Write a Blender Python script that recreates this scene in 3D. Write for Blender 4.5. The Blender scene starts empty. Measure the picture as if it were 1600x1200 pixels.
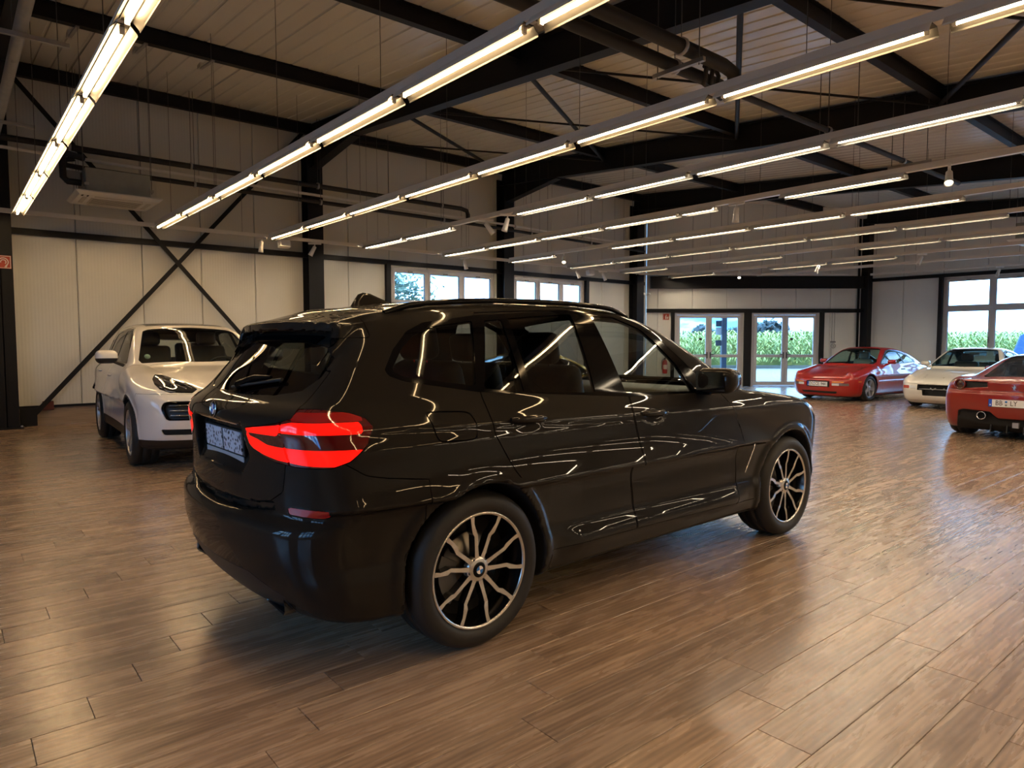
import bpy, bmesh, math, random
import numpy as np
from mathutils import Vector, Matrix, Euler

SC = bpy.context.scene
COL = SC.collection
R_ = math.radians

# ------------------------------------------------------------------ camera
F_PX = 1066.0
cam_d = bpy.data.cameras.new('camera')
cam_d.sensor_width = 36.0
cam_d.lens = F_PX / 1600.0 * 36.0
cam_d.clip_start = 0.05
cam_d.clip_end = 600
cam = bpy.data.objects.new('camera', cam_d)
COL.objects.link(cam)
CAM_Z, CAM_YAW, CAM_PITCH = 1.42, 39.75, 3.51
cam.location = (0, 0, CAM_Z)
cam.rotation_euler = (R_(90 - CAM_PITCH), 0, R_(-CAM_YAW))
SC.camera = cam

# ------------------------------------------------------------------ sky, sun, exposure
SC.view_settings.view_transform = 'Standard'
SC.view_settings.look = 'None'
SC.view_settings.gamma = 1.0
SC.view_settings.use_curve_mapping = False
SC.view_settings.exposure = EXPOSURE = 0.0
SKY_STRENGTH = 13.0
SUN_STRENGTH = 3.0
LAMP_STRENGTH = 70.0
LAMP_COLOR = (1.0, 0.66, 0.32)
LAMP_COLOR_2 = (1.0, 0.80, 0.54)

world = bpy.data.worlds.new('sky')
SC.world = world
world.use_nodes = True
_n = world.node_tree.nodes
_l = world.node_tree.links
_n.clear()
w_out = _n.new('ShaderNodeOutputWorld')
w_bg = _n.new('ShaderNodeBackground')
w_tc = _n.new('ShaderNodeTexCoord')
w_map = _n.new('ShaderNodeMapping')
w_map.inputs['Scale'].default_value = (1.0, 1.0, 3.2)
w_no = _n.new('ShaderNodeTexNoise')
w_no.inputs['Scale'].default_value = 3.6
w_no.inputs['Detail'].default_value = 7
w_no.inputs['Roughness'].default_value = 0.55
w_rp = _n.new('ShaderNodeValToRGB')
w_rp.color_ramp.elements[0].position = 0.42
w_rp.color_ramp.elements[0].color = (0.035, 0.16, 0.42, 1)
w_rp.color_ramp.elements[1].position = 0.60
w_rp.color_ramp.elements[1].color = (0.38, 0.62, 0.95, 1)
w_bg.inputs['Strength'].default_value = SKY_STRENGTH
_l.new(w_tc.outputs['Generated'], w_map.inputs['Vector'])
_l.new(w_map.outputs['Vector'], w_no.inputs['Vector'])
_l.new(w_no.outputs['Fac'], w_rp.inputs['Fac'])
_l.new(w_rp.outputs['Color'], w_bg.inputs['Color'])
_l.new(w_bg.outputs['Background'], w_out.inputs['Surface'])

sun_d = bpy.data.lights.new('sun', 'SUN')
sun_d.energy = SUN_STRENGTH
sun_d.angle = R_(2.0)
sun_d.color = (1.0, 0.95, 0.86)
sun = bpy.data.objects.new('sun', sun_d)
COL.objects.link(sun)
sun.rotation_euler = Vector((0.10, 0.62, -0.78)).to_track_quat('-Z', 'Y').to_euler()

def portal(name, cx, cy, cz, w, h, inward):
    """sky portal in a window opening: only guides the sampling of the daylight"""
    d = bpy.data.lights.new(name, 'AREA')
    d.shape = 'RECTANGLE'
    d.size, d.size_y = w, h
    d.cycles.is_portal = True
    o = bpy.data.objects.new(name, d)
    COL.objects.link(o)
    o.location = (cx, cy, cz)
    o.rotation_euler = Vector(inward).to_track_quat('-Z', 'Y').to_euler()
    return o

SC.cycles.max_bounces = 8
SC.cycles.diffuse_bounces = 4
SC.cycles.glossy_bounces = 5
SC.cycles.transmission_bounces = 4
SC.cycles.transparent_max_bounces = 16
SC.cycles.caustics_reflective = False
SC.cycles.caustics_refractive = False
SC.cycles.sample_clamp_indirect = 6.0
SC.cycles.use_denoising = True

# ------------------------------------------------------------------ helpers
def tag(o, label=None, cat=None, group=None, kind=None):
    if label: o['label'] = label
    if cat: o['category'] = cat
    if group: o['group'] = group
    if kind: o['kind'] = kind
    return o

def empty(name, loc=(0, 0, 0), rz=0.0, parent=None):
    o = bpy.data.objects.new(name, None)
    o.empty_display_size = 0.1
    COL.objects.link(o)
    o.location = loc
    o.rotation_euler = (0, 0, rz)
    if parent: o.parent = parent
    return o

def obj_of(name, me, parent=None, loc=(0, 0, 0), rot=(0, 0, 0)):
    o = bpy.data.objects.new(name, me)
    COL.objects.link(o)
    o.location = loc
    o.rotation_euler = rot
    if parent: o.parent = parent
    return o

def copy_tree(o, parent=None, loc=None, rot=None):
    c = o.copy()
    COL.objects.link(c)
    if parent: c.parent = parent
    if loc is not None: c.location = loc
    if rot is not None: c.rotation_euler = rot
    for ch in list(o.children):
        copy_tree(ch, c)
    return c

class MB:
    """collects simple solids; build() links them as one mesh object"""
    def __init__(s):
        s.v, s.f, s.sm = [], [], []
    def add(s, vs, fs, smooth=False, M=None):
        k = len(s.v)
        if M is not None:
            vs = [M @ Vector(p) for p in vs]
        s.v += [tuple(p) for p in vs]
        s.f += [tuple(i + k for i in f) for f in fs]
        s.sm += [smooth] * len(fs)
        return s
    def box(s, x0, x1, y0, y1, z0, z1, M=None):
        vs = [(x0, y0, z0), (x1, y0, z0), (x1, y1, z0), (x0, y1, z0), (x0, y0, z1), (x1, y0, z1), (x1, y1, z1), (x0, y1, z1)]
        return s.add(vs, [(0, 3, 2, 1), (4, 5, 6, 7), (0, 1, 5, 4), (1, 2, 6, 5), (2, 3, 7, 6), (3, 0, 4, 7)], False, M)
    def cbox(s, c, d, M=None):
        return s.box(c[0] - d[0] / 2, c[0] + d[0] / 2, c[1] - d[1] / 2, c[1] + d[1] / 2, c[2] - d[2] / 2, c[2] + d[2] / 2, M)
    def bar(s, a, b, w, h=None, up=(0, 0, 1)):
        """rectangular bar from a to b, w across, h along up"""
        h = w if h is None else h
        a, b = Vector(a), Vector(b)
        d = (b - a)
        L = d.length
        d = d / L
        u = Vector(up)
        if abs(d.dot(u)) > 0.99: u = Vector((0, 1, 0))
        r = d.cross(u).normalized()
        u = r.cross(d).normalized()
        vs = []
        for e in (a, b):
            for sr, su in ((-1, -1), (1, -1), (1, 1), (-1, 1)):
                vs.append(e + r * sr * w / 2 + u * su * h / 2)
        return s.add(vs, [(0, 1, 2, 3), (7, 6, 5, 4), (0, 4, 5, 1), (1, 5, 6, 2), (2, 6, 7, 3), (3, 7, 4, 0)])
    def ibeam(s, a, b, w, h, tf=0.018, tw=0.012, up=(0, 0, 1)):
        """I section from a to b (points on the section's centre line)"""
        a, b = Vector(a), Vector(b)
        d = (b - a).normalized()
        u = Vector(up)
        if abs(d.dot(u)) > 0.99: u = Vector((0, 1, 0))
        r = d.cross(u).normalized()
        u = r.cross(d).normalized()
        s.bar(a + u * (h / 2 - tf / 2), b + u * (h / 2 - tf / 2), w, tf, u)
        s.bar(a - u * (h / 2 - tf / 2), b - u * (h / 2 - tf / 2), w, tf, u)
        s.bar(a, b, tw, h - 2 * tf, u)
        return s
    def tube(s, pts, r, n=8, caps=True, closed=False):
        pts = [Vector(p) for p in pts]
        rr = r if isinstance(r, (list, tuple)) else [r] * len(pts)
        vs, fs = [], []
        prev = None
        m = len(pts)
        for i, p in enumerate(pts):
            if closed:
                d = pts[(i + 1) % m] - pts[i - 1]
            else:
                d = pts[min(i + 1, m - 1)] - pts[max(i - 1, 0)]
            d.normalize()
            if prev is None:
                t = Vector((0, 0, 1)) if abs(d.z) < 0.9 else Vector((1, 0, 0))
                a = d.cross(t).normalized()
            else:
                a = (prev - d * prev.dot(d)).normalized()
            prev = a
            b = d.cross(a)
            for k in range(n):
                t = 2 * math.pi * k / n
                vs.append(p + (a * math.cos(t) + b * math.sin(t)) * rr[i])
        for i in range(m if closed else m - 1):
            j = (i + 1) % m
            for k in range(n):
                fs.append((i * n + k, i * n + (k + 1) % n, j * n + (k + 1) % n, j * n + k))
        s.add(vs, fs, True)
        if caps and not closed:
            s.add(vs[:n], [tuple(range(n))[::-1]])
            s.add(vs[-n:], [tuple(range(n))])
        return s
    def lathe(s, prof, n=32, M=None, smooth=True, close=False):
        """prof: (radius, height) turned about local Z"""
        vs, fs = [], []
        for r, h in prof:
            for k in range(n):
                t = 2 * math.pi * k / n
                vs.append((r * math.cos(t), r * math.sin(t), h))
        m = len(prof)
        for i in range(m if close else m - 1):
            j = (i + 1) % m
            for k in range(n):
                fs.append((i * n + k, i * n + (k + 1) % n, j * n + (k + 1) % n, j * n + k))
        return s.add(vs, fs, smooth, M)
    def disc(s, r, h, n=32, M=None):
        return s.add([(r * math.cos(2 * math.pi * k / n), r * math.sin(2 * math.pi * k / n), h) for k in range(n)], [tuple(range(n))], False, M)
    def prism(s, poly, a0, a1, axis='z', M=None):
        """poly: 2-D outline extruded along axis"""
        def P(u, w, h):
            return {'z': (u, w, h), 'y': (u, h, w), 'x': (h, u, w)}[axis]
        n = len(poly)
        vs = [P(u, w, a0) for u, w in poly] + [P(u, w, a1) for u, w in poly]
        fs = [tuple(range(n))[::-1], tuple(range(n, 2 * n))]
        fs += [(i, (i + 1) % n, (i + 1) % n + n, i + n) for i in range(n)]
        return s.add(vs, fs, False, M)
    def mesh(s, name, mat):
        me = bpy.data.meshes.new(name)
        me.from_pydata(s.v, [], s.f)
        me.polygons.foreach_set('use_smooth', s.sm)
        if mat is not None:
            me.materials.append(mat)
        bm = bmesh.new()
        bm.from_mesh(me)
        bmesh.ops.recalc_face_normals(bm, faces=bm.faces)
        bm.to_mesh(me)
        bm.free()
        return me
    def build(s, name, mat, parent=None, loc=(0, 0, 0), rot=(0, 0, 0), bevel=0):
        o = obj_of(name, s.mesh(name, mat), parent, loc, rot)
        if bevel:
            m = o.modifiers.new('bevel', 'BEVEL')
            m.width = bevel
            m.segments = 2
            m.limit_method = 'ANGLE'
            m.angle_limit = R_(40)
        return o

def rounded_box_mesh(name, d, r, mat, seg=3):
    bm = bmesh.new()
    bmesh.ops.create_cube(bm, size=1.0)
    for v in bm.verts:
        v.co = Vector((v.co.x * d[0], v.co.y * d[1], v.co.z * d[2]))
    bmesh.ops.bevel(bm, geom=bm.edges[:], offset=r, segments=seg, profile=0.5, affect='EDGES')
    me = bpy.data.meshes.new(name)
    for f in bm.faces: f.smooth = True
    bm.to_mesh(me)
    bm.free()
    me.materials.append(mat)
    return me

def rounded_poly(pts, r, seg=4):
    """2-D outline with rounded corners"""
    out = []
    n = len(pts)
    for i in range(n):
        p = Vector(pts[i]); a = Vector(pts[i - 1]); b = Vector(pts[(i + 1) % n])
        ri = r[i] if isinstance(r, (list, tuple)) else r
        u = (a - p); w = (b - p)
        rr = min(ri, u.length * 0.45, w.length * 0.45)
        u = p + u.normalized() * rr; w = p + w.normalized() * rr
        for k in range(seg + 1):
            t = k / seg
            q = u * (1 - t) ** 2 + p * 2 * t * (1 - t) + w * t * t
            out.append((q.x, q.y))
    return out

def text_mesh(name, s, size, mat, extrude=0.001, xscale=1.0):
    cu = bpy.data.curves.new(name, 'FONT')
    cu.body = s
    cu.size = size
    cu.extrude = extrude
    cu.align_x = 'CENTER'
    cu.align_y = 'CENTER'
    cu.resolution_u = 2
    o = bpy.data.objects.new(name, cu)
    COL.objects.link(o)
    bpy.context.view_layer.update()
    me = bpy.data.meshes.new_from_object(o.evaluated_get(bpy.context.evaluated_depsgraph_get()))
    bpy.data.objects.remove(o)
    me.name = name
    for v in me.vertices:
        v.co.x *= xscale
    me.materials.clear()
    me.materials.append(mat)
    return me

# ------------------------------------------------------------------ materials
def nodes_of(name):
    m = bpy.data.materials.new(name)
    m.use_nodes = True
    nt = m.node_tree
    return m, nt, nt.nodes, nt.links, nt.nodes['Principled BSDF']

def mat(name, col, rough=0.5, metal=0.0, spec=0.5, coat=0.0, coat_rough=0.03, emit=None, emit_s=0.0, noise=0.0, nscale=8.0, bump=0.0, bscale=60.0, stretch=(1, 1, 1)):
    m, nt, N, L, P = nodes_of(name)
    P.inputs['Base Color'].default_value = (*col, 1)
    P.inputs['Roughness'].default_value = rough
    P.inputs['Metallic'].default_value = metal
    P.inputs['Specular IOR Level'].default_value = spec
    P.inputs['Coat Weight'].default_value = coat
    P.inputs['Coat Roughness'].default_value = coat_rough
    if emit:
        P.inputs['Emission Color'].default_value = (*emit, 1)
        P.inputs['Emission Strength'].default_value = emit_s
    if noise or bump:
        tc = N.new('ShaderNodeTexCoord'); mp = N.new('ShaderNodeMapping')
        mp.inputs['Scale'].default_value = stretch
        L.new(tc.outputs['Object'], mp.inputs['Vector'])
    if noise:
        no = N.new('ShaderNodeTexNoise'); no.inputs['Scale'].default_value = nscale; no.inputs['Detail'].default_value = 5
        L.new(mp.outputs['Vector'], no.inputs['Vector'])
        mx = N.new('ShaderNodeMix'); mx.data_type = 'RGBA'
        mx.inputs['A'].default_value = (*[c * (1 - noise) for c in col], 1)
        mx.inputs['B'].default_value = (*[min(1, c * (1 + noise)) for c in col], 1)
        L.new(no.outputs['Fac'], mx.inputs['Factor'])
        L.new(mx.outputs['Result'], P.inputs['Base Color'])
    if bump:
        b2 = N.new('ShaderNodeTexNoise'); b2.inputs['Scale'].default_value = bscale
        L.new(mp.outputs['Vector'], b2.inputs['Vector'])
        bp = N.new('ShaderNodeBump'); bp.inputs['Strength'].default_value = bump; bp.inputs['Distance'].default_value = 0.004
        L.new(b2.outputs['Fac'], bp.inputs['Height'])
        L.new(bp.outputs['Normal'], P.inputs['Normal'])
    return m

def glass_mat(name, tint, gloss=1.0, rough=0.0, ior=1.5):
    """thin pane: tinted see-through plus mirror reflection by Fresnel"""
    m, nt, N, L, P = nodes_of(name)
    N.remove(P)
    out = N['Material Output']
    tr = N.new('ShaderNodeBsdfTransparent'); tr.inputs['Color'].default_value = (*tint, 1)
    gl = N.new('ShaderNodeBsdfGlossy'); gl.inputs['Roughness'].default_value = rough
    fr = N.new('ShaderNodeFresnel'); fr.inputs['IOR'].default_value = ior
    ge = N.new('ShaderNodeNewGeometry')
    mp = N.new('ShaderNodeMath'); mp.operation = 'MULTIPLY'; mp.inputs[1].default_value = gloss
    # same Fresnel from both faces of the pane
    bk = N.new('ShaderNodeMix'); bk.data_type = 'FLOAT'
    bk.inputs['A'].default_value = ior; bk.inputs['B'].default_value = 1.0 / ior
    L.new(ge.outputs['Backfacing'], bk.inputs['Factor'])
    L.new(bk.outputs['Result'], fr.inputs['IOR'])
    L.new(fr.outputs['Fac'], mp.inputs[0])
    mx = N.new('ShaderNodeMixShader')
    L.new(mp.outputs['Value'], mx.inputs['Fac'])
    L.new(tr.outputs['BSDF'], mx.inputs[1])
    L.new(gl.outputs['BSDF'], mx.inputs[2])
    L.new(mx.outputs['Shader'], out.inputs['Surface'])
    return m

def floor_mat():
    m, nt, N, L, P = nodes_of('wood_plank_vinyl')
    ge = N.new('ShaderNodeNewGeometry')
    sp = N.new('ShaderNodeSeparateXYZ'); L.new(ge.outputs['Position'], sp.inputs['Vector'])
    def math_(op, a, b=None):
        n = N.new('ShaderNodeMath'); n.operation = op
        for i, q in enumerate((a, b)):
            if q is None: continue
            if isinstance(q, (int, float)): n.inputs[i].default_value = q
            else: L.new(q, n.inputs[i])
        return n.outputs['Value']
    row = math_('FLOOR', math_('DIVIDE', math_('SUBTRACT', sp.outputs['Y'], PLANK_Y0), PLANK_W))
    off = math_('ADD', math_('MULTIPLY', row, PLANK_SHIFT), PLANK_X0)
    colm = math_('FLOOR', math_('DIVIDE', math_('SUBTRACT', sp.outputs['X'], off), PLANK_L))
    cv = N.new('ShaderNodeCombineXYZ'); L.new(row, cv.inputs['X']); L.new(colm, cv.inputs['Y'])
    wn = N.new('ShaderNodeTexWhiteNoise'); wn.noise_dimensions = '3D'; L.new(cv.outputs['Vector'], wn.inputs['Vector'])
    # grain coordinates: stretched along the plank and shifted per plank
    g = N.new('ShaderNodeCombineXYZ')
    L.new(math_('ADD', math_('MULTIPLY', sp.outputs['X'], 1.3), math_('MULTIPLY', wn.outputs['Value'], 40)), g.inputs['X'])
    L.new(math_('MULTIPLY', sp.outputs['Y'], 11.0), g.inputs['Y'])
    L.new(math_('MULTIPLY', wn.outputs['Value'], 17), g.inputs['Z'])
    n1 = N.new('ShaderNodeTexNoise'); n1.inputs['Scale'].default_value = 1.5; n1.inputs['Detail'].default_value = 8; n1.inputs['Roughness'].default_value = 0.62; n1.inputs['Distortion'].default_value = 0.5
    L.new(g.outputs['Vector'], n1.inputs['Vector'])
    n2 = N.new('ShaderNodeTexWave'); n2.wave_type = 'BANDS'; n2.bands_direction = 'Y'
    n2.inputs['Scale'].default_value = 1.1; n2.inputs['Distortion'].default_value = 9; n2.inputs['Detail'].default_value = 3; n2.inputs['Detail Scale'].default_value = 0.55
    L.new(g.outputs['Vector'], n2.inputs['Vector'])
    rp = N.new('ShaderNodeValToRGB')
    e = rp.color_ramp.elements
    e[0].position = 0.30; e[0].color = (0.200, 0.134, 0.090, 1)
    e[1].position = 0.72; e[1].color = (0.46, 0.335, 0.235, 1)
    k = rp.color_ramp.elements.new(0.5); k.color = (0.335, 0.232, 0.158, 1)
    L.new(n1.outputs['Fac'], rp.inputs['Fac'])
    # whole-plank tone
    tone = N.new('ShaderNodeValToRGB')
    e = tone.color_ramp.elements
    e[0].color = (0.84, 0.84, 0.86, 1); e[1].color = (1.16, 1.14, 1.10, 1)
    L.new(wn.outputs['Value'], tone.inputs['Fac'])
    mu = N.new('ShaderNodeMix'); mu.data_type = 'RGBA'; mu.blend_type = 'MULTIPLY'; mu.inputs['Factor'].default_value = 1
    L.new(rp.outputs['Color'], mu.inputs['A']); L.new(tone.outputs['Color'], mu.inputs['B'])
    m2 = N.new('ShaderNodeMix'); m2.data_type = 'RGBA'; m2.blend_type = 'OVERLAY'; m2.inputs['Factor'].default_value = 0.16
    L.new(mu.outputs['Result'], m2.inputs['A']); L.new(n2.outputs['Color'], m2.inputs['B'])
    L.new(m2.outputs['Result'], P.inputs['Base Color'])
    rr = N.new('ShaderNodeMapRange'); rr.inputs['To Min'].default_value = 0.20; rr.inputs['To Max'].default_value = 0.34
    L.new(n1.outputs['Fac'], rr.inputs['Value']); L.new(rr.outputs['Result'], P.inputs['Roughness'])
    bp = N.new('ShaderNodeBump'); bp.inputs['Strength'].default_value = 0.10; bp.inputs['Distance'].default_value = 0.003
    L.new(n1.outputs['Fac'], bp.inputs['Height']); L.new(bp.outputs['Normal'], P.inputs['Normal'])
    P.inputs['Specular IOR Level'].default_value = 0.6
    P.inputs['Coat Weight'].default_value = 0.6
    P.inputs['Coat Roughness'].default_value = 0.24
    return m

def panel_mat(name, col, axis, rough=0.45, pitch=0.05, strength=0.25):
    """coated sheet with fine ribs; axis: world axis across the ribs"""
    m, nt, N, L, P = nodes_of(name)
    P.inputs['Roughness'].default_value = rough
    tc = N.new('ShaderNodeNewGeometry')
    wv = N.new('ShaderNodeTexWave'); wv.wave_type = 'BANDS'; wv.bands_direction = axis; wv.wave_profile = 'SIN'
    wv.inputs['Scale'].default_value = 1.0 / pitch / 3.1831
    L.new(tc.outputs['Position'], wv.inputs['Vector'])
    bp = N.new('ShaderNodeBump'); bp.inputs['Strength'].default_value = strength; bp.inputs['Distance'].default_value = 0.004
    L.new(wv.outputs['Fac'], bp.inputs['Height']); L.new(bp.outputs['Normal'], P.inputs['Normal'])
    no = N.new('ShaderNodeTexNoise'); no.inputs['Scale'].default_value = 0.7; no.inputs['Detail'].default_value = 4
    L.new(tc.outputs['Position'], no.inputs['Vector'])
    mx = N.new('ShaderNodeMix'); mx.data_type = 'RGBA'
    mx.inputs['A'].default_value = (*[c * 0.93 for c in col], 1); mx.inputs['B'].default_value = (*[min(1, c * 1.06) for c in col], 1)
    L.new(no.outputs['Fac'], mx.inputs['Factor']); L.new(mx.outputs['Result'], P.inputs['Base Color'])
    return m

PLANK_W, PLANK_L, PLANK_SHIFT, PLANK_Y0, PLANK_X0 = 0.2045, 1.22, 0.2, 0.88, 3.265
M = {}
M['floor'] = floor_mat()
M['panelA'] = panel_mat('coated_wall_panel', (0.60, 0.60, 0.56), 'X')
M['panelB'] = panel_mat('coated_wall_panel_brightened', (0.74, 0.75, 0.72), 'X')  # panel colour lightened to make up for light missing on the corner wall
M['panelC'] = panel_mat('coated_wall_panel_side', (0.74, 0.75, 0.72), 'Y')  # same brightening put into the colour, for the side walls
M['roof'] = panel_mat('ribbed_roof_sheet', (0.64, 0.64, 0.60), 'X', rough=0.26, pitch=0.25, strength=0.8)
M['steel'] = mat('dark_grey_painted_steel', (0.010, 0.0105, 0.0125), 0.5, spec=0.2, noise=0.15)
M['white_metal'] = mat('white_coated_metal', (0.74, 0.73, 0.70), 0.35)
M['reflector'] = mat('satin_reflector', (0.062, 0.060, 0.056), 0.4)
M['tube'] = mat('lit_fluorescent_tube', (1, 1, 1), 0.4, emit=LAMP_COLOR, emit_s=LAMP_STRENGTH)
M['tube_neutral'] = mat('lit_neutral_fluorescent_tube', (1, 1, 1), 0.4, emit=LAMP_COLOR_2, emit_s=LAMP_STRENGTH * 1.3)
M['bulb'] = mat('lit_spot_lens', (1, 1, 1), 0.4, emit=(1.0, 0.85, 0.55), emit_s=22.0)
M['black'] = mat('black_rubber_foam', (0.012, 0.011, 0.011), 0.6)
M['matte'] = mat('matte_black', (0.004, 0.004, 0.0045), 0.8)
M['cable'] = mat('thin_steel_wire', (0.10, 0.10, 0.10), 0.5, metal=0.6)
M['galv'] = mat('galvanised_steel', (0.42, 0.41, 0.40), 0.38, metal=0.85, noise=0.2)
M['frame'] = mat('light_grey_window_frame', (0.50, 0.50, 0.52), 0.4)
M['frame_dark'] = mat('dark_window_gasket', (0.05, 0.05, 0.055), 0.5)
M['pane'] = glass_mat('window_pane', (0.94, 0.99, 0.99), 0.8)
M['red_sign'] = mat('fire_sign_red', (0.42, 0.05, 0.02), 0.5)
M['sign_white'] = mat('fire_sign_white', (0.72, 0.62, 0.56), 0.5)
M['red'] = mat('red_lacquer', (0.45, 0.02, 0.015), 0.3)
M['plaster'] = mat('plinth_board', (0.30, 0.22, 0.15), 0.6, noise=0.35, nscale=3, stretch=(1, 1, 12))
M['grey_plastic'] = mat('grey_plastic', (0.22, 0.22, 0.22), 0.5)
M['slat'] = mat('grille_grey', (0.16, 0.155, 0.15), 0.5)

# ------------------------------------------------------------------ the hall
XL, XR, YB, YF = -5.0, 22.7, 14.1, -9.0          # inner faces: left, right, back (with the car), front (behind the camera)
CH0 = Vector((17.3, 14.1, 0)); CH_ANG = R_(-40.0) # chamfered corner with the doors
CH_D = Vector((math.cos(CH_ANG), math.sin(CH_ANG), 0))
CH_L = (XR - CH0.x) / CH_D.x
CHY = CH0.y + CH_L * CH_D.y
def roof_z(y, z0=5.97): return z0 - 0.08 * (14.1 - y)

# floor: slab, 300 planks as parts, the rest as one part
b = MB(); b.prism([(XL, YF), (XR, YF), (XR, CHY), (CH0.x, YB), (XL, YB)], -0.20, -0.012)
floor = b.build('floor', mat('screed', (0.02, 0.017, 0.014), 0.9))
tag(floor, 'brown grey wood plank floor with glossy window reflections', None, kind='structure')
F_h = Vector((math.sin(R_(CAM_YAW)), math.cos(R_(CAM_YAW)), 0)); R_h = Vector((math.cos(R_(CAM_YAW)), -math.sin(R_(CAM_YAW)), 0))
planks = []
for row in range(int((YF - PLANK_Y0) / PLANK_W) - 1, int((YB - PLANK_Y0) / PLANK_W) + 1):
    y0 = max(PLANK_Y0 + row * PLANK_W, YF); y1 = min(PLANK_Y0 + (row + 1) * PLANK_W, YB)
    if y1 - y0 < 0.03: continue
    off = PLANK_X0 + row * PLANK_SHIFT
    xm = XR
    if y1 > CHY: xm = CH0.x + (y1 - CH0.y) / CH_D.y * CH_D.x
    c0 = math.floor((XL - off) / PLANK_L)
    for c in range(c0, c0 + 26):
        x0 = max(off + c * PLANK_L, XL); x1 = min(off + (c + 1) * PLANK_L, xm)
        if x1 - x0 < 0.03: continue
        p = Vector(((x0 + x1) / 2, (y0 + y1) / 2, 0))
        d = p.dot(F_h); s = p.dot(R_h)
        vis = d > 1.9 and abs(s) < d * 0.86 and x1 - x0 > 1.0 and y1 - y0 > 0.2
        planks.append((d if vis else 1e6 + d, x0, x1, y0, y1))
planks.sort()
G = 0.0012
bp = MB()
hx, hy = PLANK_L / 2 - G, PLANK_W / 2 - G
bv = 0.0016
bp.add([(-hx, -hy, -0.012), (hx, -hy, -0.012), (hx, hy, -0.012), (-hx, hy, -0.012), (-hx, -hy, -bv), (hx, -hy, -bv), (hx, hy, -bv), (-hx, hy, -bv),
        (-hx + bv, -hy + bv, 0), (hx - bv, -hy + bv, 0), (hx - bv, hy - bv, 0), (-hx + bv, hy - bv, 0)],
       [(8, 9, 10, 11), (4, 5, 9, 8), (5, 6, 10, 9), (6, 7, 11, 10), (7, 4, 8, 11), (0, 1, 5, 4), (1, 2, 6, 5), (2, 3, 7, 6), (3, 0, 4, 7)])
plank_me = bp.mesh('plank', M['floor'])
rest = MB(); npk = 0
for d, x0, x1, y0, y1 in planks:
    if npk < 300 and d < 1e6 and abs((x1 - x0) - PLANK_L) < 1e-4 and abs((y1 - y0) - PLANK_W) < 1e-4:
        obj_of('plank', plank_me, floor, ((x0 + x1) / 2, (y0 + y1) / 2, 0)); npk += 1
    else:
        rest.add([(x0 + G, y0 + G, -0.012), (x1 - G, y0 + G, -0.012), (x1 - G, y1 - G, -0.012), (x0 + G, y1 - G, -0.012),
                  (x0 + G, y0 + G, 0), (x1 - G, y0 + G, 0), (x1 - G, y1 - G, 0), (x0 + G, y1 - G, 0)],
                 [(4, 5, 6, 7), (0, 1, 5, 4), (1, 2, 6, 5), (2, 3, 7, 6), (3, 0, 4, 7)])
tag(rest.build('planks_beyond', M['floor'], floor), 'remaining planks of the same wood floor', kind='stuff')

# generic panelled wall in its own frame: x along the wall, y outwards, z up
def panel_wall(name, label, loc, rz, length, z0, ztop, openings, pmat, joint0=0.0, pitch=1.03):
    w = empty(name, loc, rz)
    tag(w, label, None, kind='structure')
    core = MB()
    xs = sorted({0.0, length, *[o[0] for o in openings], *[o[1] for o in openings]})
    for a, c in zip(xs, xs[1:]):
        op = [o for o in openings if o[0] < (a + c) / 2 < o[1]]
        if op:
            o = op[0]
            if o[2] > z0 + 0.01: core.box(a, c, 0.075, 0.16, z0, o[2])
            core.box(a, c, 0.075, 0.16, o[3], ztop)
        else:
            core.box(a, c, 0.075, 0.16, z0, ztop)
    core.build('wall_core', M['steel'], w)
    j = joint0
    while j > 0: j -= pitch
    edges = []
    while j < length:
        edges.append(max(0.0, j)); j += pitch
    edges.append(length)
    for a, c in zip(edges, edges[1:]):
        if c - a < 0.02: continue
        cuts = sorted({a, c, *[q for o in openings for q in o[:2] if a < q < c]})
        for u, v in zip(cuts, cuts[1:]):
            if v - u < 0.01: continue
            op = [o for o in openings if o[0] < (u + v) / 2 < o[1]]
            spans = [(z0, op[0][2]), (op[0][3], ztop)] if op else [(z0, ztop)]
            gu = 0.004 if u == a else 0.0; gv = 0.004 if v == c else 0.0
            for s0, s1 in spans:
                if s1 - s0 < 0.03: continue
                k = MB(); e = 0.012
                # face with chamfered edges at the joints
                x0_, x1_ = u + gu, v - gv
                k.prism([(x0_, 0.075), (x0_, e if gu else 0), (x0_ + (e if gu else 0), 0), (x1_ - (e if gv else 0), 0), (x1_, e if gv else 0), (x1_, 0.075)], s0, s1, 'z')
                k.build('panel', pmat, w)
    return w

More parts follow.
